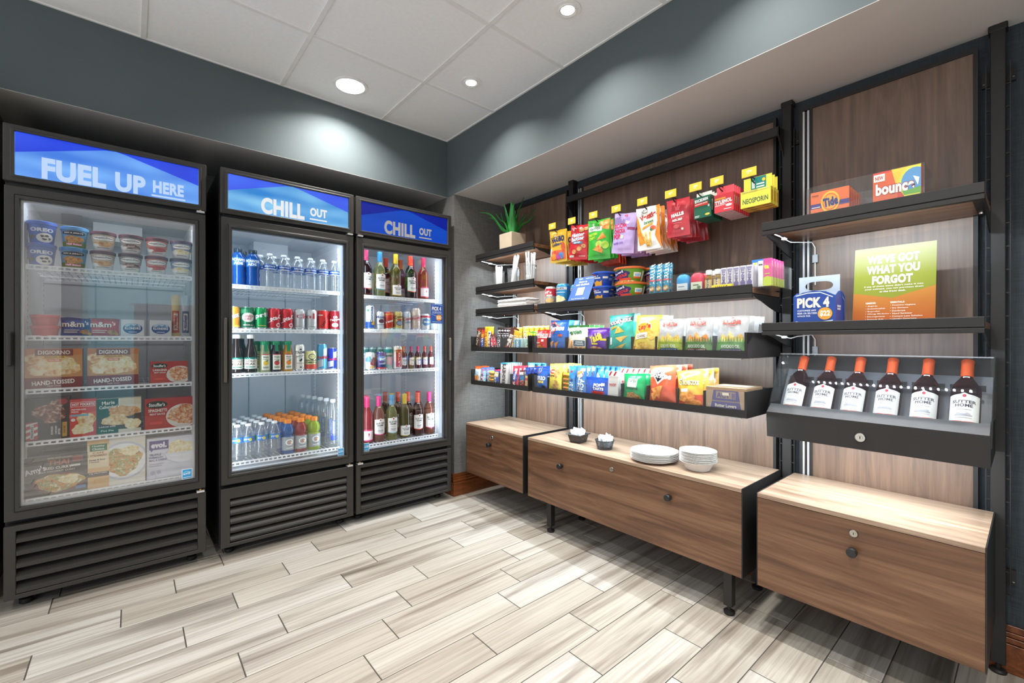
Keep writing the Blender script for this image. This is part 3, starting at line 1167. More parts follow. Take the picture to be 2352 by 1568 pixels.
C2, C2_D, C2_B = cooler('middle', .342, 2.68, 'middle glass door cooler with bright CHILL OUT sign, soda cans and water bottles',
    dict(lo=S_LO2, art=sign_art(S_LO2, S_HI2, .52, 0, 1, chill(S_T2))), C2_SH, M_LINER, M_GLASS, 1, dict(handle=-1, hz=(.91, 1.24), side=.042, top=.055, round=True))
C3, C3_D, C3_B = cooler('right', 1.040, 2.68, 'right glass door cooler with dark CHILL OUT sign and wine bottles',
    dict(lo=S_LO3, art=sign_art(S_LO3, S_HI3, .5, 0, 1, chill(S_T3))), C3_SH, M_LINER, M_GLASS, 1, dict(handle=1, hz=(.985, 1.145), side=.030, top=.022, round=False, hcol='#7a746a'))
# stickers on the doors (door coordinates: x from the cooler centre)
def sticker(door, x, z, w, h, spec, name='sticker'):
    o = MB().box(x - w / 2, x + w / 2, .0172, .0178, z - h / 2, z + h / 2, P('#eef3f6')).build(name, door)
    art(spec, w, h, lambda a, b_, off: (x + (a - .5) * w, .0172 - off, z + (b_ - .5) * h), parent=o)
    return o
eco = [('R', .06, .06, .94, .94, '#3d9fd8'), ('E', .5, .55, .40, .22, '#8fc8ea'), ('E', .5, .50, .36, .19, '#3d9fd8'), ('T', 'energy', .16, .40, .84, .62, '#e8f4fb', 12), ('R', .12, .16, .88, .22, '#cfe6f4')]
sticker(FZ_D, .264, .465, .042, .05, eco)
sticker(C2_D, .268, .458, .036, .046, eco)
sticker(C3_D, -.272, .462, .036, .052, eco)
pick = [('R', 0, 0, 1, 1, '#2d57a8'), ('P', [(.06, .48), (.5, .38), (.94, .48), (.94, .465), (.5, .365), (.06, .465)], '#cfd8e8'), ('P', [(.06, .93), (.5, .99), (.94, .93), (.94, .915), (.5, .975), (.06, .915)], '#cfd8e8'),
        ('T', 'PICK 4', .10, .66, .84, .86, '#e6e4de', 0, .05), ('T', 'CUSTOMIZE ANY BEER', .12, .57, .86, .61, '#dfe4ee'), ('T', 'OR SELTZER 4-PACK FOR', .12, .51, .86, .55, '#dfe4ee'), ('E', .66, .30, .24, .16, '#e2992f'), ('T', '$22', .50, .22, .82, .38, '#fff6e6'), ('T', 'SEE FRONT DESK FOR DETAILS', .12, .06, .88, .10, '#cfd8e8')]
sticker(C3_D, .231, 1.313, .098, .135, pick, 'offer_sign')
# ------------------------------------------------------------------ product builders (all face local -Y, base at z = 0)
F_PIZZA = food('pizza', ['#a94f22', '#dca05a', '#f1d8a4', '#f7ecd0'], 70)
F_PASTA = food('pasta', ['#8c3b1c', '#c46a3a', '#e2a878', '#f2dcc0'], 120)
F_STEW = food('stew', ['#6b2a14', '#b8612e', '#e0a44e', '#8d9a4a', '#f0d8b8'], 90)
F_MEAT = food('meat', ['#1c0d0a', '#4a1f14', '#8a4a30', '#c9b0a0'], 90)
F_CHEESE = food('cheese', ['#c9a24a', '#ecd79a', '#f7efd0'], 110)
F_PIE = food('pie', ['#6b7a3a', '#d3a055', '#e9c98a', '#f2e6cc'], 80)
F_CHIP = food('chips', ['#b9842a', '#e3b64e', '#f0d27c'], 80)
F_ORCHIP = food('orange_chips', ['#b8541a', '#e58a35', '#f2b060'], 80)
F_COOK = food('cookie', ['#4a2c1a', '#c48a4e', '#e0b070'], 160)
F_NUT = food('nuts', ['#9a6530', '#d69a58', '#e9bd80'], 130)
F_PLATE = plain('printed_plate', '#f4f4f4', .4)
PET = clear('bottle_plastic', (.95, .975, .99), 1.45, .03, body=.13, body_col=(.92, .97, 1.0), bump=.35, bscale=55, extra=.06, trans=.6)
CLEARCUP = clear('drinking_glass', (.95, .96, .96), 1.5, .0, body=.05, body_col=(.8, .82, .82), extra=.02)


def liquid(col, body=.6, tint=None):
    c = lin(col)
    return clear('filled_bottle_' + col, tint or tuple(min(1, x * .95 + .04) for x in c), 1.45, .05, body=body, body_col=c, trans=.35)


def lab(z0, H, r, spec, arc, parent, name='label', fin=P):
    """paper or film label wrapped round a bottle or can"""
    rw = r(z0 + H / 2) if callable(r) else r
    return art(spec, rw * math.radians(arc), H, cyl(r, z0, H, arc), L=.010, name=name, parent=parent, fin=fin)


def bottle(name, prof, mat, cap, n=20, label=None, cat='bottle', smooth=50):
    o = MB().lathe(prof, mat, n).build(name, smooth=smooth)
    if cap:
        r, z0, z1, c = cap
        cm = PLA(c)
        mb = MB().lathe([(r, z0), (r, z1 - .002), (r * .9, z1), (.0001, z1)], cm, 18)
        for k in range(12):
            a = k * math.pi / 6
            mb.box(r * math.sin(a) - .0008, r * math.sin(a) + .0008, -r * math.cos(a) - .0008, -r * math.cos(a) + .0008, z0 + .002, z1 - .003, cm)
        mb.build('cap', o, smooth=50)
    if label:
        z0, H, r, spec, arc = label
        lab(z0, H, r, spec, arc, o)
    return Proto(o, cat)


def can(name, r, h, col, spec, cat='can', top=True):
    al = MET('#d5d7d8', .25)
    body = plain('can_paint', col, .3, .35, vary=.03)
    o = MB().lathe([(r * .78, 0, al), (r * .86, .003, al), (r, .010, body), (r, h - .013, body), (r * .82, h - .002, al), (r * .84, h, al), (r * .78, h, al), (r * .76, h - .005, al), (.0001, h - .005, al)], body, 22).build(name, smooth=40)
    if top:
        MB().box(-.007, .007, -.016, .004, h - .0048, h - .0035, al).build('pull_tab', o)
    if spec:
        lab(.010, h - .024, r, spec, 180, o)
    return Proto(o, cat)


def tub(name, r0, r1, h, col, lid, spec, cat='tub', arc=170, lidh=.012):
    c, l = P(col), PLA(lid, .4)
    o = MB().lathe([(r0 - .003, 0), (r0, .003), (r1, h - lidh), (r1 - .001, h - lidh + .001), (.0001, h - lidh + .002)], c, 26).build(name, smooth=40)
    MB().lathe([(r1 + .0005, h - lidh - .004), (r1 + .003, h - lidh - .003), (r1 + .003, h - .002), (r1, h), (r1 - .004, h - .002), (.0001, h - .002)], l, 26).build('lid', o, smooth=40)
    H = h - lidh - .006
    lab(.002, H, lambda z: r0 + (r1 - r0) * (z - .003) / (h - lidh - .003), spec, arc, o)
    return Proto(o, cat)


def carton(name, w, d, h, col, spec, cat='box', side=None, top=None, fin=P, sides=None):
    mb = MB().box(-w / 2, w / 2, -d / 2, d / 2, 0, h, fin(col))
    o = mb.build(name, bevel=min(.0012, d * .1))
    if spec:
        art(spec, w, h, flat(w, h, -d / 2), parent=o, fin=fin)
    if side:
        art(side, d, h, lambda a, b, q: (-w / 2 - q, d / 2 - a * d, b * h), parent=o, name='printed_side', fin=fin)
        art(side, d, h, lambda a, b, q: (w / 2 + q, -d / 2 + a * d, b * h), parent=o, name='printed_side', fin=fin)
    if top:
        art(top, w, d, lambda a, b, q: ((a - .5) * w, -d / 2 + b * d, h + q), parent=o, name='printed_top', fin=fin)
    return Proto(o, cat)


SEED = [0]


def bag(name, w, h, t, col, spec, cat='snack bag', seal=.07, bands=None, hole=False, wr=1.0, back=None, fin=FOIL, L=.013):
    SEED[0] += 1
    sd = SEED[0] * 3.7

    def S(a, b, off=0.0, sgn=-1):
        u = 2 * a - 1
        vb = max(0.0, min(1.0, (b - seal) / (1 - 2 * seal)))
        bul = max(0.0, 1 - abs(u) ** 2.4) * math.sin(math.pi * vb) ** .6
        wk = wr * .0045 * noise.noise(Vector((u * 2.6, b * 4.2 * h / w, sd + sgn))) * min(1, bul * 2.2)
        ds = min(abs(vb), abs(1 - vb))
        wk += wr * .0016 * math.sin(u * 19 + sd + 2 * noise.noise(Vector((u * 3, b * 3, sd)))) * math.exp(-ds / .12) * (1 if 0 < vb < 1 else .35) * (1 - abs(u))
        wk += wr * .004 * noise.noise(Vector((u * 1.4 + sd, b * 1.3, 5))) * (1 - bul)
        x = u * w / 2 * (1 - .055 * math.sin(math.pi * vb))
        z = b * h + wr * .004 * noise.noise(Vector((u * 1.2, b * 9, sd))) * (1 if b > .95 else 0)
        return (x, sgn * (t / 2 * bul + max(off, 0)) + wk * (1 if off == off else 0), z)
    base = fin(col)
    fm = base
    if bands:
        fm = lambda a, b: fin(next((c for lim, c in bands if b <= lim), col))
    mb = MB().sheet(lambda a, b: S(a, b), 16, 20, fm)
    mb.sheet(lambda a, b: S(1 - a, b, .0008, 1), 12, 14, fin(back) if back else base)
    o = mb.build(name, smooth=60, fixn=False)
    if spec:
        art(spec, w, h, lambda a, b, q: S(a, b, q), L=L, parent=o, o0=.0010, do=.00022, fin=fin)
    p = Proto(o, cat)
    p.h = h
    return p


def bar(name, w, h, t, col, spec, cat='candy bar', seal=.06, ends=None):
    """upright wrapped bar with crimped ends"""
    return bag(name, w, h, t, col, spec, cat, seal, bands=[(seal, ends or col), (1 - seal, col), (1.01, ends or col)], wr=.5, L=.008)


# ------------------------------------------------------------------ freezer goods
def zrow(proto, items, z, y, group=None):
    for it in items:
        x, label = it[0], it[1]
        proto.put((x, y, z + (it[2] if len(it) > 2 else 0)), 0, label, group, roll=0)


oreo = tub('ice_cream_tub', .037, .0455, .098, '#2f63bd', '#2b5cb2', [('T', 'OREO', .22, .62, .84, .82, '#f2f4f8', 0, .05), ('E', .62, .30, .24, .26, '#eceae6'), ('B', .54, .38, .05, .06, '#2a2624'), ('B', .66, .40, .06, .06, '#2a2624'), ('B', .60, .22, .07, .05, '#2a2624'), ('B', .74, .26, .04, .06, '#2a2624'), ('E', .24, .32, .10, .10, '#3a3430'), ('E', .24, .32, .07, .07, '#56504a')])
zrow(oreo, [(-.304, 'lower blue cookie ice cream tub at left on freezer top shelf'), (-.303, 'upper blue cookie ice cream tub at left on freezer top shelf', .0975)], 1.4505, 2.85, 'blue cookie ice cream tubs')
ben = tub('ice_cream_tub', .0365, .0445, .094, '#7db4dc', '#5a91c2', [('R', 0, 0, 1, .30, '#6e8f3a'), ('B', .5, .46, .30, .20, F_COOK), ('E', .5, .82, .34, .13, '#2a2a33'), ('T', "BEN & JERRY'S", .24, .77, .76, .87, '#f0efe8', 0, .04), ('R', .26, .10, .76, .24, '#d8557a'), ('T', 'Half Baked', .29, .12, .73, .22, '#ffffff', 0, .03)])
zrow(ben, [(-.203, 'lower sky blue tub with brown dough picture in freezer'), (-.200, 'upper sky blue tub with brown dough picture in freezer', .0935)], 1.4505, 2.85, 'sky blue ice cream tubs')


def haag(c, blob, lid):
    return tub('ice_cream_tub', .034, .0435, .091, '#f1ece6', lid, [('R', 0, .50, 1, 1, c), ('B', .5, .42, .36, .16, blob), ('B', .22, .34, .14, .10, '#f4efe8'), ('E', .5, .78, .36, .17, '#b58a4a'), ('E', .5, .78, .34, .15, '#f6f3ee'), ('T', 'Häagen-Dazs', .22, .73, .78, .85, '#6b2030', 0, .02), ('R', .30, .16, .70, .20, '#8a7a70')])


for (c, bl, lid, x, d) in (('#d8bfa6', F_NUT, '#6a3a40', -.102, 'tan praline'), ('#a89a96', F_MEAT, '#5e3038', -.003, 'grey cookie'), ('#d9857c', plain('berry', '#c24a3e', .4), '#6a2a34', .095, 'strawberry red'), ('#8f98b8', F_CHEESE, '#5a3a4c', .193, 'violet vanilla')):
    zrow(haag(c, bl, lid), [(x - .002, f'lower {d} ice cream cup on freezer top shelf'), (x, f'upper {d} ice cream cup on freezer top shelf', .0905)], 1.4505, 2.85, f'{d} ice cream cups')

red = tub('plastic_tub', .040, .0455, .047, '#c3343a', '#c8393f', [], lidh=.010)
zrow(red, [(-.292, 'lower round red tub at left on freezer second shelf'), (-.292, 'upper round red tub at left on freezer second shelf', .0465)], 1.1435, 2.84)
for x, c, c2, d in ((-.192, '#34559f', '#2a3f80', 'blue'), (-.099, '#c4353c', '#a02830', 'red')):
    p = bag('ice_cream_pouch', .108, .084, .03, c, [('R', 0, .86, 1, 1, c2), ('T', 'm&m', .03, .50, .74, .80, '#3a2018', 0, .07), ('T', 'm&m', .03, .51, .74, .81, '#f4efe6', 0, .03), ("T", "'s", .76, .62, .88, .84, '#f4efe6'), ('R', .10, .20, .52, .26, '#e6d9d0'), ('R', .10, .32, .58, .36, '#e6d9d0'), ('B', .76, .24, .16, .14, F_COOK), ('E', .90, .14, .06, .07, '#d9b030')], 'frozen snack')
    p.put((x, 2.85, 1.1435), 0, f'{d} pouch of ice cream cookie sandwiches on freezer second shelf')
klon = carton('ice_cream_bar_pack', .086, .05, .082, '#dfe3e6', [('E', .5, .48, .42, .32, '#2f5a94'), ('E', .5, .60, .34, .20, '#bcd0e2'), ('P', [(.25, .52), (.42, .72), (.55, .62), (.70, .74), (.78, .52)], '#6f9ac4'), ('R', .14, .40, .86, .58, '#274c84'), ('T', 'KLONDIKE', .16, .42, .84, .56, '#f2f5f8', 0, .04), ('R', .28, .22, .72, .32, '#2f5a94'), ('T', 'ORIGINAL', .31, .24, .69, .30, '#eef2f6')], 'frozen snack')
klon.put((.003, 2.85, 1.1435), 0, 'silver ice cream square beside the red pouch on freezer second shelf')
klon.put((.109, 2.85, 1.1435), 0, 'silver ice cream square beside the upright bars on freezer second shelf')
for x, c, c2, d in ((.170, '#d9c08a', '#b5402c', 'gold and red'), (.211, '#b9c0c8', '#4a5a78', 'silver and blue')):
    bar('ice_cream_bar', .036, .215, .02, c, [('R', .1, .1, .9, .62, c2), ('R', .25, .16, .75, .56, '#d9d4cc'), ('R', .35, .2, .65, .52, c2)], 'frozen snack').put((x, 2.86, 1.1435), 0, f'tall upright {d} ice cream bar at right of freezer shelf')

giorno = [('R', 0, 0, 1, .28, '#7d1f22'), ('R', 0, .28, 1, .84, '#c98f55'), ('R', 0, .84, 1, 1, '#c8793c'), ('B', .5, .52, .46, .22, F_PIZZA), ('B', .16, .74, .16, .14, F_PIZZA), ('B', .62, .62, .30, .16, F_CHEESE), ('R', .17, .82, .83, .985, '#7d2a22'), ('T', 'DIGIORNO', .22, .85, .78, .955, '#f1e6d8', 0, .03), ('R', .30, .755, .70, .82, '#e9b93a'), ('T', 'PERSONAL SIZE', .33, .768, .67, .808, '#5a2a14'), ('R', .38, .67, .62, .745, '#e07a34'), ('T', 'FOUR CHEESE', .41, .69, .59, .725, '#fff3e6'), ('T', 'HAND-TOSSED', .12, .10, .86, .21, '#f6efe6', 3, .03), ('T', 'style crust', .38, .045, .62, .08, '#f0e2d8')]
dg = carton('frozen_pizza_box', .180, .05, .176, '#8f2a26', giorno)
dg.put((-.262, 2.845, .9125), 0, 'left one of two red frozen pizza boxes in freezer', 'red frozen pizza boxes')
dg.put((-.067, 2.845, .9125), 2, 'right one of two red frozen pizza boxes in freezer', 'red frozen pizza boxes')


def stouf(w, h, txt, blob):
    return carton('frozen_meal_box', w, .045, h, '#b5342f', [('P', [(0, .45), (1, .30), (1, 0), (0, 0)], '#c2473c'), ('E', .78, .38, .36, .40, '#ece6dc'), ('B', .79, .42, .31, .33, blob), ('E', .24, .80, .21, .12, '#14301f'), ('T', "Stouffer's", .08, .74, .40, .86, '#e9ece6', 0, .03), ('T', txt, .07, .56, .44, .66, '#f6efe8', 0, .03), ('T', 'MEAT SAUCE', .10, .46, .40, .52, '#f6efe8'), ('R', .10, .16, .34, .24, '#e2584a'), ('R', .58, .05, .92, .09, '#e9e3d9')])


stouf(.150, .108, 'LASAGNA', F_PASTA).put((.143, 2.845, .9125), 0, 'small red boxed lasagna at right of the pizza boxes')
carton('frozen_meal_box', .140, .05, .186, '#2c2422', [('B', .62, .62, .26, .24, F_MEAT), ('B', .36, .66, .20, .16, F_MEAT), ('B', .70, .85, .16, .10, F_MEAT), ('E', .84, .89, .10, .07, '#a8383c'), ('P', [(.03, .02), (.28, .02), (.28, .44), (.03, .44)], '#c23a3c'), ('P', [(.03, .06), (.28, .14), (.28, .20), (.03, .12)], '#f1eeea'), ('P', [(.03, .20), (.28, .28), (.28, .34), (.03, .26)], '#f1eeea'), ('P', [(.03, .34), (.28, .42), (.28, .44), (.03, .40)], '#f1eeea'),
        ('R', .12, .05, .20, .38, '#d9d5cf'), ('T', 'FRIDAYS', -.01, .185, .33, .225, '#2a2020', 90, .03), ('T', 'BONELESS', .46, .20, .72, .235, '#e9e5df', 90, .02), ('T', 'CHICKEN', .55, .20, .81, .235, '#e9e5df', 90, .02), ('T', 'BITES', .66, .165, .84, .20, '#e9e5df', 90, .02), ('R', .82, .05, .93, .40, '#c99a3e'), ('T', 'HONEY BBQ', .755, .205, .995, .24, '#3a2414', 90)]).put((-.282, 2.845, .6865), 0, 'black box of chicken bites at left of freezer fourth shelf')
carton('frozen_snack_box', .090, .05, .170, '#d63f34', [('P', [(0, .60), (1, .66), (1, .42), (0, .52)], '#e8584a'), ('B', .62, .42, .34, .22, F_PIZZA), ('B', .48, .20, .40, .14, F_CHEESE), ('R', .05, .80, .95, .93, '#f4efe8'), ('R', .07, .81, .93, .92, '#c8332c'), ('T', 'HOT POCKETS', .10, .83, .90, .90, '#f8f5f0', 0, .04), ('T', 'PEPPERONI', .08, .71, .60, .75, '#fbf3ec', 0, .03), ('T', 'PIZZA', .08, .65, .34, .69, '#fbf3ec', 0, .03), ('R', .05, .55, .70, .60, '#7db8c8'), ('E', .14, .46, .08, .04, '#f3efe6')]).put((-.170, 2.845, .6865), 0, 'narrow bright red box of stuffed sandwiches in freezer')
carton('frozen_meal_box', .160, .05, .164, '#e6dfcc', [('R', .52, .80, 1, 1, '#d9cfb4'), ('R', 0, 0, .48, 1, '#174a34'), ('P', [(0, .45), (1, .55), (1, .10), (0, .12)], '#4a3a2a'), ('B', .60, .62, .36, .17, F_NUT), ('B', .42, .38, .30, .16, F_PIE), ('B', .80, .24, .20, .16, F_CHEESE), ('R', .02, .02, .46, .16, '#1c5a3c'), ('T', 'LARGE SIZE', .06, .19, .42, .225, '#f3efe2'), ('T', 'Marie', .12, .84, .40, .94, '#f3efe2', 4, .02), ('T', "Callender's", .06, .73, .50, .82, '#f3efe2', 4, .02), ('T', 'Pot Pie', .10, .07, .38, .12, '#dfe8d6')]).put((-.046, 2.845, .6865), 0, 'green and cream pot pie box in freezer fourth shelf')
stouf(.196, .150, 'SPAGHETTI', F_PASTA).put((.145, 2.845, .6865), 0, 'wide red spaghetti meal box at right of freezer fourth shelf')
carton('frozen_meal_box', .200, .05, .172, '#2e2320', [('E', .55, .30, .42, .26, '#6b2a24'), ('B', .55, .31, .38, .22, F_STEW), ('B', .70, .36, .16, .12, F_CHEESE), ('T', "Amy's", .01, .57, .34, .76, '#f2ede4', 14, .03), ('T', 'THAI', .36, .76, .70, .90, '#b5603a', 0, .03), ('T', 'RED CURRY', .32, .66, .74, .73, '#ece2d2', 0, .02), ('T', 'MILD COCONUT CURRY', .22, .59, .80, .63, '#d9cbb8'), ('T', 'MADE WITH ORGANIC', .36, .93, .76, .97, '#b8a890'), ('R', .75, .80, .92, .95, '#8a3a30'), ('R', .72, .68, .88, .73, '#d9d6d0'), ('R', .80, .08, .97, .16, '#4a7aa8')]).put((-.255, 2.845, .4405), 0, 'black curry bowl box at left of freezer bottom shelf')
carton('frozen_meal_box', .206, .055, .226, '#e9e2d4', [('E', .62, .50, .44, .40, '#c8ccd6'), ('E', .62, .50, .40, .36, '#f1f1f0'), ('B', .60, .50, .33, .29, F_STEW), ('B', .64, .62, .20, .14, F_STEW), ('B', .72, .70, .18, .10, F_CHEESE), ('R', 0, 0, .36, 1, '#e0b070'), ('R', 0, .42, .36, .88, '#efd9b0'), ('R', .04, .76, .33, .90, '#2c7a48'), ('T', 'Healthy', .08, .835, .29, .88, '#f3f6f0', 0, .02), ('T', 'Choice.', .08, .78, .29, .825, '#f3f6f0', 0, .02), ('T', 'CAFE', .09, .70, .28, .74, '#a8683a'), ('T', 'STEAMERS', .05, .65, .32, .685, '#a8683a'), ('T', 'Sweet & Sour', .03, .565, .30, .60, '#4a3520', 0, .02), ('T', 'Chicken', .03, .525, .20, .555, '#4a3520', 0, .02), ('R', 0, .24, .36, .33, '#4a3424'), ('T', '13g PROTEIN', .03, .285, .33, .32, '#f3e9d8')]).put((-.052, 2.845, .4405), -3, 'cream steamed meal box with plate picture on freezer bottom shelf')
carton('frozen_meal_box', .184, .05, .200, '#dcdde8', [('E', .72, .55, .34, .22, '#c9cde0'), ('B', .72, .66, .30, .24, F_CHEESE), ('P', [(.38, .60), (1, .60), (1, .38), (.72, .32), (.45, .44)], '#e9eaf2'), ('R', .05, .72, .46, .94, '#4a3a86'), ('P', [(.08, .73), (.14, .73), (.09, .67)], '#4a3a86'), ('T', 'evol.', .09, .76, .42, .90, '#f6f5fb', 0, .06), ('T', 'TRUFFLE', .05, .57, .30, .62, '#4a3a86', 0, .02), ('T', 'PARMESAN', .05, .505, .34, .55, '#4a3a86', 0, .02), ('T', 'MAC & CHEESE', .05, .44, .42, .485, '#4a3a86', 0, .02), ('R', .05, .36, .36, .38, '#a8a6c0'), ('R', .05, .31, .32, .33, '#a8a6c0'), ('E', .12, .16, .05, .045, '#b8b8cc'), ('E', .25, .16, .05, .045, '#b8b8cc')]).put((.147, 2.845, .4405), 0, 'lavender macaroni box at right of freezer bottom shelf')

# ------------------------------------------------------------------ middle cooler
RB = [(.026, 0), (.031, .004)]


def ribbed(h, r, neck):
    p = [(r * .8, 0), (r * .97, .005)]
    z = .012
    while z < h * .50:
        p += [(r, z), (r * .915, z + .006)]
        z += .012
    p += [(r, h * .53), (r, h * .66), (r * .96, h * .70), (r * .80, h * .79), (r * .55, h * .88), (neck, h * .92), (neck, h * .97)]
    return p


def water(label, h=.195):
    return bottle('water_bottle', ribbed(h, .0325, .0125), PET, (.0145, h * .935, h, '#eef1f3'), label=label)


nia = water((.103, .026, .0328, [('R', 0, 0, 1, 1, '#1f57ae'), ('R', 0, 0, 1, .16, '#dfe9f2'), ('T', 'niagara', .28, .36, .74, .86, '#e8f0f8', 0, .03), ('E', .42, .22, .025, .13, '#e0b23a')], 230))
for k, x in enumerate((.597, .670, .743, .816, .887, .956)):
    nia.put((x, 2.825, 1.4245), (k * 37) % 26 - 13, f'clear water bottle, {ORD[k]} from left in front row, middle cooler top shelf', 'front row of water bottles, top shelf')
for k, x in enumerate((.565, .634, .707, .780, .852, .922)):
    nia.put((x, 2.905, 1.4245), 60 * k, f'{ORD[k]} water bottle from left in the back row, middle cooler top shelf', 'back row of water bottles, top shelf')
pwr = bottle('sports_drink_bottle', [(.031, 0), (.035, .006), (.035, .03), (.031, .045), (.035, .065), (.032, .085), (.036, .105), (.036, .135), (.034, .15), (.026, .172), (.018, .180), (.018, .186)], liquid('#1f6fd0', .55), (.0195, .183, .204, '#22303c'), label=(.104, .046, .0365, [('R', 0, 0, 1, 1, '#2a6cc4'), ('P', [(0, 0), (1, .25), (1, 0)], '#1a3f7a'), ('T', 'POWER', .22, .55, .76, .88, '#f2f6fa', 0, .05), ('T', 'ADE', .30, .18, .62, .48, '#f2f6fa', 0, .05)], 220))
pwr.put((.440, 2.825, 1.4245), 5, 'blue sports drink at the left end of middle cooler top shelf')
pwr.put((.512, 2.825, 1.4245), -8, 'blue sports drink beside the water bottles on middle cooler top shelf')
pwr.put((.476, 2.905, 1.4245), 40, 'blue sports drink behind the two others on middle cooler top shelf')

CANS = [('#d98f2c', [('T', 'unkist', .05, .45, .75, .72, '#1f3f8a', 18, .05), ('T', 'unkist', .05, .47, .75, .74, '#f4f2ee', 18, .02), ('R', 0, 0, 1, .12, '#e0a23c')], 'orange soda'),
        ('#1f6a44', [('R', 0, .78, 1, 1, '#2a7a50'), ('E', .5, .56, .34, .26, '#e9e6dc'), ('T', 'CANADA', .24, .56, .76, .70, '#b23a3a', 0, .03), ('T', 'DRY', .34, .40, .66, .54, '#b23a3a', 0, .03), ('T', 'GINGER ALE', .24, .10, .76, .17, '#e9e6dc')], 'dark green ginger ale'),
        ('#149a4e', [('R', .05, .70, .95, .74, '#0f7f3f'), ('T', 'prit', .08, .52, .95, .84, '#f4f8f4', 10, .05), ('R', .30, .10, .70, .13, '#d9c94a')], 'bright green soda'),
        ('#cf1f2a', [('T', 'oca-C', .18, .46, .86, .72, '#f6f2f0', 14, .04), ('P', [(0, .30), (.35, .42), (.35, .38), (0, .24)], '#eeeeee'), ('E', .66, .16, .13, .12, '#f0eeee'), ('E', .66, .16, .08, .08, '#cf1f2a')], 'first red cola'),
        ('#cf1f2a', [('T', 'oca-C', .18, .46, .86, .72, '#f6f2f0', 14, .04), ('P', [(0, .30), (.35, .42), (.35, .38), (0, .24)], '#eeeeee'), ('E', .66, .16, .13, .12, '#f0eeee'), ('E', .66, .16, .08, .08, '#cf1f2a')], 'second red cola'),
        ('#c9cbcd', [('T', 'C', .26, .58, .56, .84, '#c22634', 0, .02), ('T', 'k', .62, .58, .92, .90, '#c22634', 0, .02), ('R', .1, .1, .5, .13, '#8a8d90')], 'silver diet cola'),
        ('#c9cbcd', [('T', 'o', .06, .58, .42, .80, '#c22634', 0, .02), ('T', 'k', .50, .58, .90, .92, '#c22634', 0, .02), ('R', .3, .1, .7, .13, '#8a8d90')], 'second silver diet cola'),
        ('#d3302c', [('T', 'Coca-Cola', .08, .40, .98, .58, '#1e1314', 62, .03), ('R', .1, .8, .4, .86, '#e9e4e2')], 'red zero sugar cola'),
        ('#a3202c', [('E', .5, .62, .40, .26, '#8a1a26'), ('T', 'DR', .36, .66, .62, .80, '#f4efec', 8, .03), ('T', 'Pepper', .14, .48, .86, .66, '#f4efec', 8, .03), ('E', .46, .24, .20, .13, '#f4efec'), ('T', '23', .36, .18, .56, .30, '#a3202c')], 'maroon pepper soda')]
for k, (c, sp, d) in enumerate(CANS):
    p = can('soda_can', .0315, .122, c, sp)
    x = .418 + k * .0671
    p.put((x, 2.822, 1.1875), 0, f'{d} can in front row of middle cooler second shelf')
    p.put((x - .012, 2.892, 1.1875), 30, f'{d} can hidden behind its twin on middle cooler second shelf')

tea = bottle('tea_bottle', [(.027, 0), (.031, .006), (.031, .018), (.0295, .022), (.0295, .088), (.031, .092), (.031, .105), (.024, .135), (.0155, .165), (.015, .196)], liquid('#3a1c10', .6, (.35, .14, .06)), (.018, .190, .212, '#ece9e4'), label=(.024, .062, .0302, [('R', 0, 0, 1, 1, '#e9e6dc'), ('R', 0, .84, 1, 1, '#1f7a6a'), ('T', 'GOLD', .30, .58, .72, .78, '#6b4a2a', 0, .03), ('T', 'PEAK', .30, .32, .72, .52, '#6b4a2a', 0, .03), ('R', .32, .12, .70, .20, '#1f7a6a')], 240))
tea.put((.431, 2.822, .9465), 6, 'brown tea bottle with white cap at left end of middle cooler')
tea.put((.502, 2.822, .9465), -14, 'brown tea bottle with white cap beside the lemonade carafe')
tea.put((.468, 2.895, .9465), 30, 'brown tea bottle standing behind the two front tea bottles')


def simply(col, fruit, body=.65):
    b = bottle('juice_carafe', [(.026, 0), (.029, .006), (.029, .085), (.025, .115), (.0185, .14), (.0185, .156)], liquid(col, body), (.0215, .154, .176, '#1f8a5a'), label=(.014, .088, .0295, [('R', .18, 0, .82, 1, '#eae6d8'), ('R', .18, .95, .82, 1, '#c8383a'), ('T', 'Simply', .28, .74, .72, .88, '#4a6a3a', 0, .02), ('R', .28, .66, .72, .69, '#6a7a5a'), ('E', .5, .44, .20, .16, fruit), ('P', [(.48, .54), (.60, .64), (.70, .60), (.58, .52)], '#3f7a3a'), ('R', .30, .10, .70, .22, '#9aa08a')], 130))
    MB().box(-.008, .008, -.0255, -.0242, .118, .160, P('#1f8a5a')).build('neck_tag', b.o)
    return b


for x, c, f, d, bd in ((.571, '#dfe6b0', '#e6c23a', 'pale lemonade', .5), (.627, '#4a1a16', '#c23a30', 'dark red juice', .7), (.689, '#eeb020', '#ee8a1c', 'orange juice', .8)):
    p = simply(c, f, bd)
    p.put((x, 2.822, .9465), 0, f'{d} carafe with green cap on middle cooler third shelf')
    p.put((x - .03, 2.89, .9465), 20, f'{d} carafe behind the front one on middle cooler third shelf')
can('coffee_can', .029, .156, '#eae7de', [('T', 'COLOMBE', .14, .70, .86, .82, '#2a2a2c', 0, .03), ('P', [(.46, .92), (.54, .92), (.58, .86), (.42, .86)], '#2a2a2c'), ('T', 'DRAFT LATTE', .22, .57, .78, .62, '#6a5a4a', 10), ('P', [(.40, .40), (.58, .50), (.60, .42), (.48, .34)], '#2a2a2c'), ('R', .26, .26, .74, .29, '#b8a88a'), ('E', .5, .10, .06, .03, '#2a2a2c')]).put((.753, 2.82, .9465), 0, 'tall white coffee can on middle cooler third shelf')
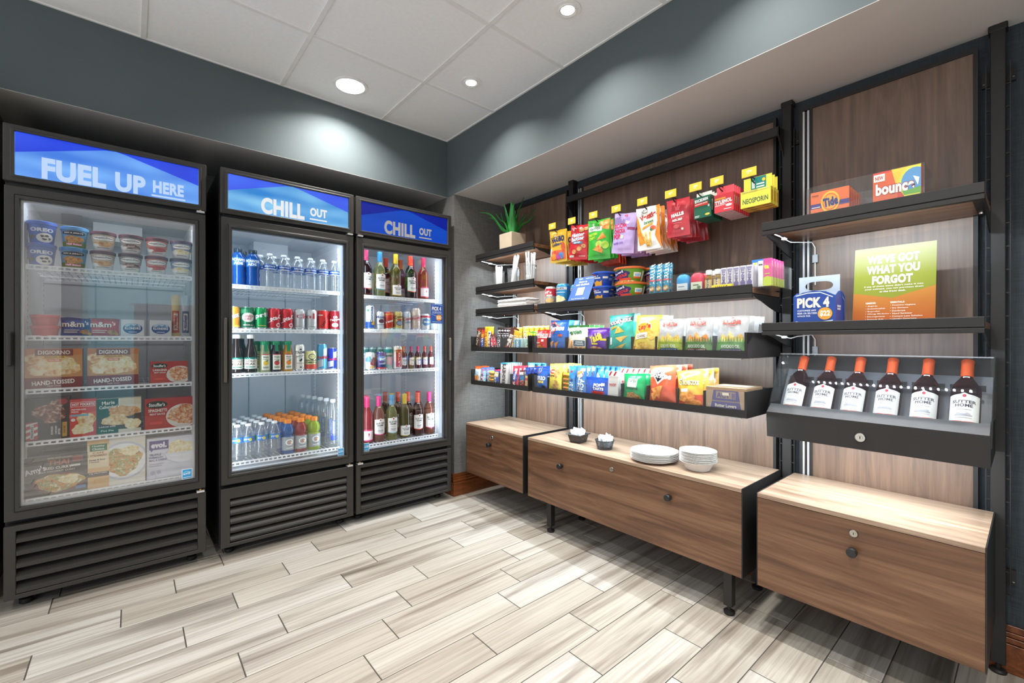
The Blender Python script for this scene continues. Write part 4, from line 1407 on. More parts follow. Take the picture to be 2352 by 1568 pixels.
can('kombucha_can', .0325, .118, '#e3dd9a', [('R', 0, 0, 1, .30, '#cf4a34'), ('E', .5, .78, .20, .18, '#2a3a5a'), ('E', .5, .78, .16, .14, '#e3dd9a'), ('T', 'HEALTH-ADE', .10, .50, .90, .60, '#2a3a3a', 0, .03), ('T', 'KOMBUCHA', .12, .36, .88, .46, '#2a3a3a', 0, .03)]).put((.815, 2.82, .9465), 0, 'pale yellow and red kombucha can on middle cooler third shelf')
rb1 = can('energy_drink_can', .0275, .158, '#4f9ec8', [('P', [(0, 0), (.5, .12), (.5, .42), (0, .36)], '#b9c4cc'), ('P', [(1, 1), (.5, .88), (.5, .56), (1, .62)], '#b9c4cc'), ('T', 'RedBull', .12, .44, .88, .58, '#c8283a', 0, .03)])
rb1.put((.881, 2.82, .9465), 0, 'taller light blue energy drink can on middle cooler third shelf')
rb2 = can('energy_drink_can', .0262, .134, '#2438a4', [('P', [(0, 0), (.5, .12), (.5, .42), (0, .36)], '#c3c9d6'), ('P', [(1, 1), (.5, .88), (.5, .56), (1, .62)], '#c3c9d6'), ('T', 'RedBull', .12, .44, .88, .58, '#d0283a', 0, .03)])
rb2.put((.941, 2.82, .9465), 0, 'shorter dark blue and silver energy drink can at shelf right end')

nes = water((.098, .030, .0328, [('R', 0, 0, 1, 1, '#2672c0'), ('E', .32, .5, .07, .36, '#4ea64a'), ('E', .62, .45, .06, .30, '#d6cf4a'), ('T', 'pure', .40, .30, .58, .66, '#e9f2fa', 0, .02)], 240))
for c in range(4):
    for r in range(5):
        x = .425 + c * .0655 + (.012 if c == 0 else 0) - r * .011
        if x < .40:
            continue
        nes.put((x, 2.826 + r * .078, .4705), (c * 53 + r * 71) % 50 - 25, f'water bottle, {ORD[c]} column, {ORD[r]} from front, middle cooler bottom shelf', 'water bottles on the bottom shelf')
gprof = [(.029, 0), (.035, .006), (.035, .095), (.033, .10), (.028, .105), (.031, .112), (.034, .125), (.034, .14), (.028, .158), (.019, .170), (.019, .178)]
for c, (x, col, d) in enumerate(((.690, '#1c6fc4', 'blue'), (.761, '#b8202e', 'red'), (.836, '#b6d02c', 'lime'))):
    p = bottle('sports_drink_bottle', gprof, liquid(col, .75), (.0205, .174, .196, '#ef8a1e'), label=(.022, .076, .0355, [('R', .08, 0, .92, 1, '#9aa0a4'), ('E', .5, .60, .20, .24, '#f2f2f0'), ('E', .5, .60, .14, .17, '#9aa0a4'), ('R', .50, .52, .68, .62, '#f2f2f0'), ('P', [(.54, .78), (.44, .52), (.50, .54), (.46, .40), (.60, .62), (.52, .60)], '#ef7a1e'), ('R', .34, .14, .66, .20, '#e4e4e2')], 170))
    for r in range(5):
        p.put((x - r * .011, 2.826 + r * .078, .4705), (r * 17) % 24 - 8 if r else 4, f'{d} sports drink with orange cap, {ORD[r]} from front, middle cooler bottom', f'{d} sports drinks in a row')
sw = bottle('water_bottle', [(.029, 0), (.034, .008), (.034, .03), (.0325, .035), (.0325, .17), (.034, .18), (.034, .215), (.026, .25), (.014, .268), (.013, .28)], PET, (.0148, .272, .292, '#eef1f3'), label=(.04, .125, .0331, [('R', .40, .30, .60, 1, '#3355c8'), ('T', 'smartwater', .14, .60, .86, .72, '#dfe6fa', 90, .03), ('R', .36, .02, .64, .26, '#2a48b0')], 190))
for r in range(6):
    sw.put((.948 - r * .013, 2.828 + r * .077, .4705), (r * 31) % 40 - 10, f'tall clear bottle with blue lettering, {ORD[r]} from front in its row', 'tall water bottles at the right wall of the cooler')

# ------------------------------------------------------------------ right cooler
WPROF = [(.030, 0), (.0365, .005), (.0372, .02), (.0372, .175), (.035, .192), (.026, .212), (.0165, .228), (.0145, .238)]
SUT = [('P', [(.02, .06), (.5, .0), (.98, .06), (.98, .93), (.62, .95), (.5, 1.0), (.38, .95), (.02, .93)], '#ece9e4'), ('E', .5, .89, .055, .055, '#b8283a'), ('T', 'SUTTER', .16, .63, .84, .74, '#3a3a40', 0, .03), ('T', 'HOME', .26, .50, .74, .61, '#3a3a40', 0, .03), ('R', .30, .40, .70, .42, '#a8a4a0'), ('B', .5, .22, .24, .045, '#b0aeb2'), ('B', .36, .26, .06, .04, '#bebcc0'), ('B', .62, .26, .07, .04, '#bebcc0'), ('R', .28, .12, .72, .135, '#a8a4a0')]


def wine(body, cap, trim, low=False, share=.62, spec=None, s=1.0, tint=None):
    prof = [(r * s, z * s) for r, z in WPROF]
    o = MB().lathe(prof + [(.0142 * s, .245 * s)], liquid(body, share * .8, tint), 22).build('wine_bottle', smooth=50)
    cm = plain('capsule', cap, .4, vary=.05)
    MB().lathe([(.0152 * s, .232 * s), (.0158 * s, .236 * s), (.0158 * s, .290 * s), (.0166 * s, .292 * s), (.0166 * s, .299 * s), (.013 * s, .301 * s), (.0001, .301 * s)], cm, 18).build('capsule', o, smooth=40)
    z0, H = (.018, .072) if low else (.05, .105)
    lab(z0 * s, H * s, .0374 * s, [('P', [(.02, .02), (.5, -.05), (.98, .02), (.98, .30), (.02, .30)], trim)] + (spec or SUT), 130, o)
    MB().box(-.008 * s, .008 * s, -.0175 * s, -.0172 * s, .222 * s, .229 * s, P('#f2f0ec')).build('price_sticker', o) if not low else None
    return Proto(o, 'wine bottle')


BAR = [('R', .02, 0, .98, 1, '#e9dcdc'), ('R', .02, .88, .98, 1, '#c83a6a'), ('R', .02, 0, .98, .08, '#c83a6a'), ('P', [(.50, .72), (.58, .60), (.54, .44), (.44, .30), (.50, .46), (.46, .60)], '#b02a44')]
w_dark = wine('#3a1420', '#c23a6a', '#c23a4a')
w_pg = wine('#c6cf9a', '#3a8ec0', '#5aa0c8', share=.35)
w_ch = wine('#8f8a3e', '#d9b62a', '#d9b62a', low=True, share=.55)
w_mer = wine('#2e1018', '#e0452c', '#d8452c')
w_ros = wine('#b5523a', '#c42a58', '#d86a4a', low=True, share=.6, spec=BAR)
w_org = wine('#9a4a2a', '#d9622c', '#d9622c', low=True, share=.6)
z = C3_SH[0] + .0005
for p, x, d in ((w_dark, 1.165, 'dark red wine with pink capsule at left end'), (w_pg, 1.259, 'pale white wine with blue capsule'), (w_ch, 1.374, 'golden wine with yellow capsule'), (w_mer, 1.485, 'dark wine with bright red capsule'), (w_ros, 1.587, 'rose wine with magenta capsule')):
    p.put((x, 2.84, z), 6, f'{d} on right cooler top shelf')
for p, x, y, d in ((w_pg, 1.205, 2.93, 'blue capped wine behind the front pale bottle'), (w_ch, 1.300, 2.93, 'yellow capped wine behind the front golden bottle'), (w_org, 1.415, 2.93, 'orange capped wine behind the golden and dark bottles'), (w_mer, 1.385, 3.02, 'red capped wine in the third row'), (w_ros, 1.545, 2.93, 'magenta capped wine behind the front rose bottle'), (w_org, 1.50, 3.02, 'orange capped wine in the third row')):
    p.put((x, y, z), 20, f'{d}, right cooler top shelf')
BEER = [(.029, .156, '#dfe2e4', [('R', 0, 0, 1, .30, '#1f4f9a'), ('E', .62, .24, .16, .10, '#d9a92e'), ('T', 'Corona', -.12, .58, 1.10, .70, '#1f3f7a', 90, .03), ('E', .26, .86, .08, .06, '#3a8a5a')], 'tall white and blue lager'),
        (.0285, .120, '#dcdfe2', [('T', 'Model', .08, .66, .92, .86, '#2a3f7a', 0, .03), ('E', .5, .48, .22, .14, '#5a3040'), ('R', .2, .2, .8, .26, '#8a8d98')], 'white and navy beer'),
        (.031, .120, '#c83a26', [('P', [(0, .9), (1, 1), (0, 1)], '#e0a23a'), ('E', .5, .50, .44, .20, '#b02a1c'), ('T', 'Tecate', .10, .42, .92, .60, '#f2ece4', 18, .04)], 'red beer'),
        (.0315, .126, '#c8b56a', [('T', 'Coors', .06, .68, .96, .90, '#5a3a2a', 10, .03), ('E', .5, .36, .26, .18, '#4a5a7a'), ('E', .5, .36, .18, .12, '#8a94a8'), ('R', .3, .55, .7, .62, '#b02a2c')], 'gold beer'),
        (.0285, .128, '#c4c9cf', [('T', 'Coors', .04, .56, .96, .78, '#b02434', 10, .04), ('T', 'LIGHT', .24, .36, .80, .48, '#5a6a8a', 0, .03)], 'silver light beer'),
        (.0335, .154, '#d3c3b6', [('E', .5, .58, .40, .16, '#c4a0a0'), ('T', 'Pacifico', .12, .52, .88, .64, '#b23a3a', 8, .03), ('R', 0, 0, 1, .16, '#b8a898')], 'tall pinkish beer'),
        (.0335, .118, '#c9d3da', [('R', 0, .86, 1, 1, '#b23040'), ('B', .5, .52, .36, .26, '#4a78a8'), ('T', 'BLUE', .30, .46, .70, .60, '#f0f2f4', 0, .03)], 'white and blue pictured beer'),
        (.033, .120, '#b8c4cc', [('R', 0, .86, 1, 1, '#b23040'), ('B', .5, .42, .36, .30, '#a8b0a0')], 'pale grey beer behind the offer sign')]
for k, (r, h, c, sp, d) in enumerate(BEER):
    p = can('beer_can', r, h, c, sp)
    x = (1.185, 1.253, 1.314, 1.382, 1.448, 1.515, 1.59, 1.662)[k]
    p.put((x, 2.822, C3_SH[1] + .0005), 0, f'{d} can on right cooler second shelf')
    if k in (2, 3, 4, 6):
        p.put((x - .01, 2.898, C3_SH[1] + .0005), 25, f'{d} can in the back row, right cooler second shelf')
z = C3_SH[2] + .0005
can('beer_can', .033, .120, '#dfe3e4', [('B', .66, .48, .24, .30, '#8a3a4a'), ('T', 'IPA', .40, .06, .90, .20, '#d9a92e', 0, .04), ('B', .3, .66, .2, .2, '#5a8a9a')]).put((1.185, 2.825, z), 0, 'white ale can with picture at left end of third shelf')
can('beer_can', .033, .120, '#2a4384', [('E', .5, .70, .34, .18, '#4a86b8'), ('T', 'Bud', .30, .60, .74, .78, '#eef2f8', 14, .03), ('T', 'LIGHT', .30, .30, .72, .40, '#dfe6f2', 0, .02), ('R', 0, 0, 1, .10, '#b83040')]).put((1.261, 2.825, z), 0, 'navy blue beer can on right cooler third shelf')
for k, (x, y) in enumerate(((1.315, 2.85), (1.20, 2.90), (1.255, 2.90), (1.305, 2.93))):
    pass
teal = can('seltzer_can', .0285, .152, '#a8c8c8', [('R', 0, .80, 1, 1, '#2a8a86'), ('B', .5, .40, .34, .22, '#d8a0b0'), ('T', 'seltzer', .2, .62, .8, .72, '#2a5a5a', 0, .03)])
for k, (x, y) in enumerate(((1.315, 2.83), (1.18, 2.905), (1.235, 2.905), (1.290, 2.905))):
    teal.put((x, y, z), 15 * k, f'slim pale teal seltzer can, {ORD[k]} of four on right cooler third shelf', 'slim seltzer cans')
can('beer_can', .0335, .160, '#ded6ce', [('R', .28, .06, .72, .92, '#b8382c'), ('T', 'ARTOIS', -.10, .44, 1.10, .54, '#f4efe8', 90, .03), ('E', .5, .86, .30, .08, '#c9a24a'), ('E', .5, .86, .24, .05, '#b8382c')]).put((1.378, 2.825, z), 0, 'tall cream and red beer can on right cooler third shelf')
w_s = [wine('#b5603a', '#e08a5a', '#e08a5a', s=.52, share=.5), wine('#6a2030', '#c83a78', '#c83a78', s=.52), wine('#7a2634', '#c83a78', '#d0486a', s=.52), wine('#8a3040', '#d8503a', '#d8503a', s=.52)]
for k, (p, x) in enumerate(zip((w_s[0], w_s[1], w_s[2], w_s[3], w_s[3]), (1.425, 1.482, 1.534, 1.590, 1.640))):
    p.put((x, 2.825, z), 8, f'small single serve wine bottle, {ORD[k]} from left, right cooler third shelf')
for k, (p, x) in enumerate(zip((w_s[1], w_s[1], w_s[2], w_s[3]), (1.415, 1.462, 1.515, 1.57))):
    p.put((x, 2.885, z), 30, f'small wine bottle in back row, {ORD[k]} from left, right cooler', 'small wine bottles in the back row')
z = C3_SH[3] + .0005
w_pk = wine('#c88a7a', '#e03a86', '#e03a86', share=.45)
w_wh = wine('#c9cf8a', '#5a9ec8', '#8ac0d8', share=.35)
w_ye = wine('#6a6a2a', '#d9b83a', '#d9b83a', low=True, share=.6)
w_rd = wine('#4a1a20', '#e8634a', '#e8523a')
w_rp = wine('#a8604a', '#e03a86', '#e05a9a', share=.5)
w_bf = wine('#d0505a', '#e82a6a', '#d86a8a', low=True, share=.5, spec=BAR)
for p, x, d in ((w_bf, 1.172, 'pink sparkling rose with hot pink capsule at the left end'), (w_pk, 1.253, 'blush wine with hot pink capsule'), (w_wh, 1.345, 'pale green wine with blue capsule'), (w_ye, 1.440, 'dark green bottle with yellow capsule'), (w_rd, 1.541, 'dark red wine with coral capsule'), (w_rp, 1.634, 'rose wine with pink capsule at the right end')):
    p.put((x, 2.84, z), -4, f'{d}, right cooler bottom shelf')
for p, x, y, d in ((w_bf, 1.20, 2.93, 'hot pink capped bottle'), (w_ye, 1.385, 2.93, 'yellow capped bottle'), (w_rd, 1.385, 3.03, 'coral capped bottle'), (w_rd, 1.455, 2.97, 'second coral capped bottle'), (w_rd, 1.512, 2.93, 'third coral capped bottle'), (w_ros, 1.60, 2.94, 'magenta capped bottle'), (w_wh, 1.30, 2.94, 'blue capped bottle')):
    p.put((x, y, z), 15, f'{d} in the back rows of right cooler bottom shelf')
# six bottles in the lockable case
w_case = wine('#3a1a24', '#e85e28', '#e04a34', share=.55, tint=(.5, .2, .2))
for k, y in enumerate((.630, .534, .438, .341, .243, .146)):
    w_case.put((1.996, y, .806), -90, f'rose wine bottle with orange capsule, {ORD[k]} from left in display case', 'bottles lying in the display case', lean=35)
# ------------------------------------------------------------------ goods on the wall shelving (local -Y is turned to face the room, rz = -90)
RZ = -90
# plant
t = empty('potted_plant', (2.005, 2.345, 1.7332), 'green spiky artificial aloe in a square beige planter on top shelf', 'plant')
M_POT = plain('beige_ceramic', '#cdbba3', .45, vary=.03)
a_, h_ = .066, .128
mb = MB().box(-a_, a_, -a_, a_, 0, .012, M_POT)
mb2 = MB()
vs = []
for (r, z) in ((a_ * .97, 0), (a_, h_), (a_ - .008, h_), (a_ - .010, h_ - .03)):
    vs += [(-r, -r, z), (r, -r, z), (r, r, z), (-r, r, z)]
fs = [(0, 1, 2, 3)] + [(4 * j + i, 4 * j + (i + 1) % 4, 4 * j + 4 + (i + 1) % 4, 4 * j + 4 + i) for j in range(3) for i in range(4)]
mb2.add(vs, fs, M_POT).build('planter', t, bevel=.003)
MB().box(-a_ + .0095, a_ - .0095, -a_ + .0095, a_ - .0095, h_ - .040, h_ - .028, plain('dark_soil', '#2a211a', .9)).build('soil', t)
M_LEAF = plain('aloe_leaf', '#2f8a3a', .35, vary=.25, scale=12)
LV = [(140, .22, .20), (152, .17, .14), (130, .11, .18), (162, .06, .23), (112, .09, .19), (-40, .07, .30), (-33, .16, .22), (-52, .15, .15), (-18, .11, .20), (50, .10, .20), (-120, .09, .21), (-150, .05, .25), (80, .06, .17), (0, .04, .19)]
for ang, out, up in LV:
    A = math.radians(ang)
    dx, dy = math.cos(A), math.sin(A)
    n = 11
    vs, fs = [], []
    for i in range(n + 1):
        s = i / n
        rad = .012 + out * (s ** 1.15)
        zz = h_ - .03 + up * (1 - (1 - s) ** 1.5) * .95 + (.012 * math.sin(s * 9 + ang))
        wd = .021 * (1 - s) ** .7 * (1 + .25 * math.sin(s * 3)) + .0006
        th = .0085 * (1 - s) ** .8 + .0004
        sw = .010 * math.sin(s * 5 + ang * .1)
        c = Vector((dx * rad - dy * sw, dy * rad + dx * sw, zz))
        sd = Vector((-dy, dx, 0))
        upv = Vector((-dx * up, -dy * up, out)).normalized()
        for q in range(6):
            f = q / 6 * 2 * math.pi
            vs.append(tuple(c + sd * math.cos(f) * wd + upv * math.sin(f) * th - upv * (.004 * math.cos(f) ** 2 * -1)))
    for i in range(n):
        for q in range(6):
            q2 = (q + 1) % 6
            fs.append((i * 6 + q, i * 6 + q2, (i + 1) * 6 + q2, (i + 1) * 6 + q))
    MB().add(vs, fs, M_LEAF).build('leaf', t, smooth=80)

# three glasses with straws, stirrers and cutlery
M_PAPER = plain('white_paper', '#f1efec', .7, vary=.02)
M_SPOON = PLA('#f4f4f2', .3)
for k, (y, r, d) in enumerate(((2.442, .040, 'short wrapped stirrers'), (2.286, .042, 'wrapped straws'), (2.118, .042, 'wrapped cutlery'))):
    x = 1.965
    o = MB().lathe([(r * .86, 0), (r * .90, .002), (r, .108), (r + .0008, .110), (r - .0012, .110), (r * .9 - .002, .006), (.0001, .006)], CLEARCUP, 28, 0, 0).build('drinking_glass', loc=(x, y, 1.5002), smooth=50)
    tag(o, f'clear glass holding {d} on the second left bay shelf', 'glass')
    MB().lathe([(r - .0015, .1085), (r + .0012, .1085), (r + .0012, .1105), (r - .0015, .1105)], plain('dark_rim', '#4a4a4a', .3), 28, caps=False).build('rim', o, smooth=40)
    rr = random.Random(k)
    if k == 0:
        n, L, lean, w = 26, .135, .10, .0022
    elif k == 1:
        n, L, lean, w = 9, .185, .42, .0040
    else:
        n, L, lean, w = 11, .185, .16, .0045
    for q in range(n):
        a = q * 2.4
        rad = r * .66 * math.sqrt((q + .5) / n)
        bx, by = rad * math.cos(a) * .8, rad * math.sin(a) * .8
        lx, ly = lean * math.cos(a) * .5 * (rad / r), lean * math.sin(a) * .5 * (rad / r)
        if k == 1:
            bx, by, lx, ly = rad * math.cos(a) * .35, .016 + rad * math.sin(a) * .35, .02 * math.cos(a), -.26 + .06 * math.sin(a)
        Lq = L * rr.uniform(.93, 1.05)
        top = Vector((bx + lx * Lq, by + ly * Lq, .008 + Lq))
        mb = MB()
        if k == 2 and q in (0, 3, 6):        # forks, tines down in the glass
            top = Vector((bx * .5 - .02, by, .16))
            mb.tube([(bx - .012, by, .05), ((bx + top.x) / 2, by, .11), tuple(top)], [.004, .003, .0035], M_SPOON, 6)
            mb.box(bx - .013, bx - .011, by - .009, by + .009, .036, .052, M_SPOON)
            for g in (-.008, -.003, .002, .007):
                mb.box(bx - .013, bx - .011, by + g - .001, by + g + .001, .010, .037, M_SPOON)
            nm, cat, lb = 'plastic_fork', 'fork', 'white plastic fork in the clear glass of cutlery'
        else:
            mb.tube([(bx, by, .008), tuple(top)], w, M_PAPER, 5)
            nm, cat, lb = (('stirrer', 'stirrer', 'white stirrer bunched in the leftmost clear glass'), ('drinking_straw', 'straw', 'paper wrapped straw slanting in the middle clear glass'), ('cutlery_packet', 'cutlery', 'white wrapped utensil standing in the rightmost clear glass'))[k]
        s_ = mb.build(nm, loc=(x, y, 1.5002), smooth=60, base=(0, 0, 0))
        s_.location = (x, y, 1.5002)
        tag(s_, lb, cat, lb.split(' in ')[-1] + ' contents')

# napkins
rr = random.Random(5)
for q in range(14):
    y, x = 2.262 + rr.uniform(-.004, .004), 1.985 + rr.uniform(-.004, .004)
    o = MB().box(-.06, .06, -.145, .145, 0, .0032, M_PAPER).build('paper_napkin', loc=(x, y, 1.3412 + q * .0046), bevel=.0012)
    o.rotation_euler = (rr.uniform(-.004, .004), 0, rr.uniform(-.015, .015))
    tag(o, f'white folded napkin, {ORD[q]} from the bottom of the stack', 'napkin', 'stacked napkins on the left bay shelf')

UT, LT = 1.0555, .8175
XT = 1.885


def row(proto, x, y, z, label, n=1, dx=.03, lean=0, roll=0, rz=RZ, group=None, dy=0.0, jit=0):
    """one item at the front and n-1 more lined up behind it"""
    for k in range(n):
        lb = label if k == 0 else f'{label}, {ORD[k]} from front'
        if n > 1 and k == 0:
            lb = label + ', front one'
        j = jit * math.sin(k * 2.3 + y * 9)
        proto.put((x + k * dx, y + k * dy + j, z), rz + (j * 200 if k else 0), lb, group or (label if n > 1 else None), lean=lean, roll=roll)


# --- left bay, upper tray: candy bars
row(bar('candy_bar', .055, .165, .018, '#4a2a20', [('T', 'MILKY WAY', -.45, .46, 1.45, .62, '#e9d9c0', 75, .04), ('R', .1, .86, .9, .90, '#c23a34')], ends='#5a3428'), XT, 2.589, UT, 'dark brown candy bar at left end of upper tray', 3, .022, 6)
row(bar('candy_bar', .034, .140, .018, '#c2502c', [('P', [(0, .1), (1, .1), (1, .62), (0, .55)], '#2f4fa8'), ('T', 'SNACK', -.6, .30, 1.6, .48, '#f4f0ea', 90, .05), ('R', .1, .68, .9, .84, '#d9a03a')]), XT, 2.537, UT, 'blue, white and brown candy bar', 2, .022, 4)
row(bar('candy_bar', .044, .170, .018, '#e8c42a', [('T', 'CRISPY BAR', -.7, .40, 1.7, .56, '#b5402c', 90, .04), ('R', .1, .80, .9, .92, '#d9a02a')], ends='#f0d84a'), XT, 2.493, UT, 'bright yellow candy bar', 3, .022, 4)
row(bar('candy_bar', .030, .138, .018, '#e9e2e0', [('T', 'BABY RUTH', -1.1, .36, 2.1, .58, '#b83048', 90, .04), ('R', .05, .08, .95, .16, '#b83048'), ('R', .05, .84, .95, .92, '#4a5aa8')]), XT, 2.456, UT, 'white candy bar with red lettering', 1, .022, 3)
row(bar('candy_bar', .040, .125, .018, '#5a2a2c', [('P', [(0, .2), (1, .3), (1, .75), (0, .65)], '#b8243c'), ('T', 'CRUNCH', -.5, .40, 1.5, .60, '#f0e6de', 90, .05)]), XT, 2.404, UT, 'red and brown candy bar tilted to the left', 2, .024, 3, -22)
row(bar('chocolate_bar', .038, .160, .014, '#2c2022', [('T', "HERSHEY'S", -1.2, .40, 2.2, .60, '#d9d5d2', 90, .03)], ends='#4a3a34'), XT, 2.349, UT, 'dark chocolate bar with silver lettering', 6, .024, 3)
row(bar('candy_pack', .058, .165, .018, '#5a3226', [('T', 'm&m', -.25, .34, 1.25, .60, '#f2ece2', 90, .06), ('R', .1, .08, .9, .2, '#c23a34')], 'candy pack'), XT, 2.262, UT, 'brown chocolate candy pack tilted to the right', 2, .024, 3, 22)
pm = bar('candy_pack', .058, .140, .018, '#e2a82a', [('T', 'm&m', -.2, .32, 1.2, .62, '#5a3020', 90, .06), ('T', 'm&m', -.2, .33, 1.2, .63, '#f6f0e4', 90, .02)], 'candy pack', ends='#f0d070')
row(pm, XT, 2.200, UT, 'yellow peanut candy pack tilted to the right', 1, .024, 3, 14)
pm.put((XT + .05, 2.20, UT + .018), RZ, 'yellow candy pack behind the tilted pair, first from left', 'yellow candy packs at the back', 3)
for k in range(5):
    pm.put((XT + .075 + .012 * k, 2.165 - .034 * k, UT + .025), RZ, f'yellow candy pack at back of upper tray, {ORD[k + 1]} from left', 'yellow candy packs at the back', 4)
row(carton('gum_pack', .080, .020, .085, '#c9dbe0', [('R', .08, .06, .92, .94, '#9fc4cf'), ('R', .16, .12, .84, .88, '#5a94a8'), ('T', 'extra', -.05, .36, 1.05, .64, '#eef6f8', -90, .05)], 'gum'), XT - .004, 2.136, UT, 'pale blue gum pack', 3, .024)
row(bar('candy_bar', .044, .130, .016, '#6ab03a', [('T', 'SOURS', -.6, .36, 1.6, .60, '#f4f4ea', 80, .05), ('R', .1, .84, .9, .94, '#e9e23a'), ('R', .1, .06, .9, .16, '#d8443a')]), XT, 2.066, UT, 'green sour candy pack tilted to the right', 2, .024, 3, 16)
for k in range(3):
    pm.put((XT + .13, 2.075 - .0 * k, UT + .012 + .0 * k), RZ, 'yellow candy pack at back behind the green sour candy', None, 4) if k == 0 else None

# --- left bay, lower tray
row(bag('cracker_pack', .072, .125, .03, '#d9dfe2', [('B', .5, .40, .34, .26, F_ORCHIP), ('R', 0, .86, 1, 1, '#d9642c'), ('E', .5, .60, .34, .14, '#9ab8c8')], 'snack pack', bands=[(.1, '#d9642c'), (.86, '#d9dfe2'), (1.01, '#d9642c')]), XT, 2.593, LT, 'white and orange snack pack at left end of lower tray', 3, .035, 4)
row(bag('treat_pack', .060, .118, .03, '#8fb4d8', [('R', 0, .84, 1, 1, '#5a78c8'), ('R', .1, .10, .9, .50, '#c9dcea'), ('T', 'TREATS', -.3, .42, 1.3, .62, '#c8303c', 90, .04)], 'snack pack'), XT, 2.524, LT, 'pale blue rice treat pack', 3, .035, 4)
yst = bag('cookie_pack', .088, .024, .055, '#e2c62c', [('R', .1, .3, .9, .7, '#d8a02a'), ('R', .3, .35, .7, .65, '#c23a2c')], 'snack pack', seal=.1, wr=.6)
for k in range(4):
    yst.put((XT + .03, 2.447, LT + k * .0245), RZ, f'small yellow cracker pack, {ORD[k]} from bottom in left stack of lower tray', 'stack of yellow cracker packs, left bay')
row(bag('cookie_pack', .066, .112, .03, '#33489c', [('R', .2, .55, .8, .86, '#d8c090'), ('R', .26, .60, .74, .82, F_COOK), ('T', 'COOKIE', -.2, .22, 1.2, .40, '#d9e4f4', 90, .04), ('R', 0, .92, 1, 1, '#d84a6a')], 'snack pack'), XT, 2.370, LT, 'royal blue cookie pack', 3, .035, 4)
row(carton('chocolate_bar', .074, .014, .160, '#d6d2ce', [('R', 0, .94, 1, 1, '#3a9ac0'), ('T', "HERSHEY'S", -.55, .38, 1.55, .60, '#3a2420', 90, .04), ('R', .12, .1, .16, .86, '#b8b2ac')], 'chocolate bar', fin=FOIL), XT, 2.290, LT, 'large white chocolate bar with brown lettering', 7, .019, 3)
row(bag('candy_pouch', .064, .145, .02, '#b83444', [('B', .5, .52, .40, .24, '#2f4a9a'), ('T', 'KISSES', -.35, .44, 1.35, .60, '#f0e9f0', 80, .05), ('E', .4, .16, .2, .08, '#6a2a20')], 'snack pack', seal=.05), XT, 2.180, LT, 'crimson candy pouch', 3, .035, 5)
row(bar('snack_bar', .042, .120, .02, '#6a3a3a', [('P', [(0, .45), (1, .45), (1, .72), (0, .72)], '#2f6a9a'), ('T', 'BAR', -.2, .12, 1.2, .38, '#e9623a', 90, .05), ('R', .1, .76, .9, .90, '#c9bdb2')], 'snack bar'), XT, 2.117, LT, 'narrow brown and blue snack bar', 3, .03, 4)
row(bar('nut_pack', .046, .140, .02, '#d9b878', [('R', 0, .62, 1, 1, '#28449a'), ('T', 'PEANUTS', .08, .55, .92, .63, '#f0cf3a', 0, .04), ('R', .1, .42, .9, .52, '#c23a34'), ('B', .5, .2, .36, .12, F_NUT)], 'nut pack'), XT, 2.062, LT, 'blue and tan peanut pack', 6, .03, 3)
bk = bag('candy_pouch', .07, .14, .02, '#4fb0d8', [('R', .1, .7, .9, .86, '#e8f0f4')], 'snack pack')
for k in range(3):
    bk.put((2.05 + k * .02, 2.20 - .035 * k, LT + .02), RZ, f'light blue pouch at back of lower left tray, {ORD[k]} from left', 'light blue pouches at back')
ob = bag('candy_pouch', .06, .12, .02, '#e06a2c', [('R', .1, .3, .9, .5, '#f0b040')], 'snack pack')
for k in range(2):
    ob.put((2.06 + k * .02, 2.145 - .1 * k, LT + .02), RZ, f'orange pouch at back of lower left tray, {ORD[k]} from left', 'orange pouches at back')

# --- middle bay, upper tray: chips
row(bag('cracker_bag', .098, .136, .04, '#cc2a26', [('R', .04, .62, .96, .82, '#f2ece6'), ('T', 'CHEEZ-IT', .06, .65, .94, .79, '#c22a26', 6, .05), ('R', .60, .46, .80, .56, '#f2e9e2'), ('R', .14, .38, .50, .43, '#f2d0b0'), ('B', .45, .18, .30, .14, F_ORCHIP)]), XT, 1.934, UT, 'small red cheese cracker bag', 3, .04, 6)
row(bag('chip_bag', .142, .190, .05, '#2a5fae', [('P', [(.06, .92), (.20, .97), (.62, .80), (.26, .52)], '#c8502a'), ('P', [(.10, .90), (.20, .93), (.52, .79), (.26, .58)], '#14244a'), ('T', 'Doritos', .02, .66, .86, .82, '#f4f4f2', 2, .05), ('P', [(.08, .30), (.36, .36), (.20, .12)], F_ORCHIP), ('P', [(.40, .28), (.66, .34), (.44, .10)], F_ORCHIP), ('R', .62, .48, .82, .55, '#c8502a')]), XT, 1.800, UT, 'blue tortilla chip bag', 3, .045, 6)
row(bag('veggie_straw_bag', .150, .156, .05, '#eae8de', [('R', .04, .06, .16, .50, F_ORCHIP), ('R', .24, .04, .36, .44, F_ORCHIP), ('R', .46, .04, .58, .36, F_ORCHIP), ('R', .68, .04, .80, .40, F_ORCHIP), ('R', .84, .10, .94, .50, F_CHIP), ('T', 'garden', .10, .60, .74, .84, '#2a6a3a', 4, .04), ('R', .40, .22, .94, .46, '#e9e4d6'), ('R', .42, .24, .92, .44, '#38566a'), ('T', 'VEGGIE\nSTRAWS', .48, .27, .86, .41, '#eef0ea', 0, .02), ('R', 0, .92, 1, 1, '#3a7a3a')]), XT, 1.652, UT, 'white bag of veggie straws with green script', 4, .042, 7)
row(bag('chip_bag', .145, .136, .045, '#5a2a94', [('T', 'Takis', .22, .44, .76, .78, '#ecd83a', 22, .06), ('R', .34, .34, .62, .40, '#ecd83a'), ('B', .52, .14, .30, .14, F_PASTA), ('R', .72, .50, .96, .58, '#d8c02a'), ('R', 0, .94, 1, 1, '#6a3aa8')]), XT, 1.513, UT, 'purple rolled chip bag', 4, .042, 6)
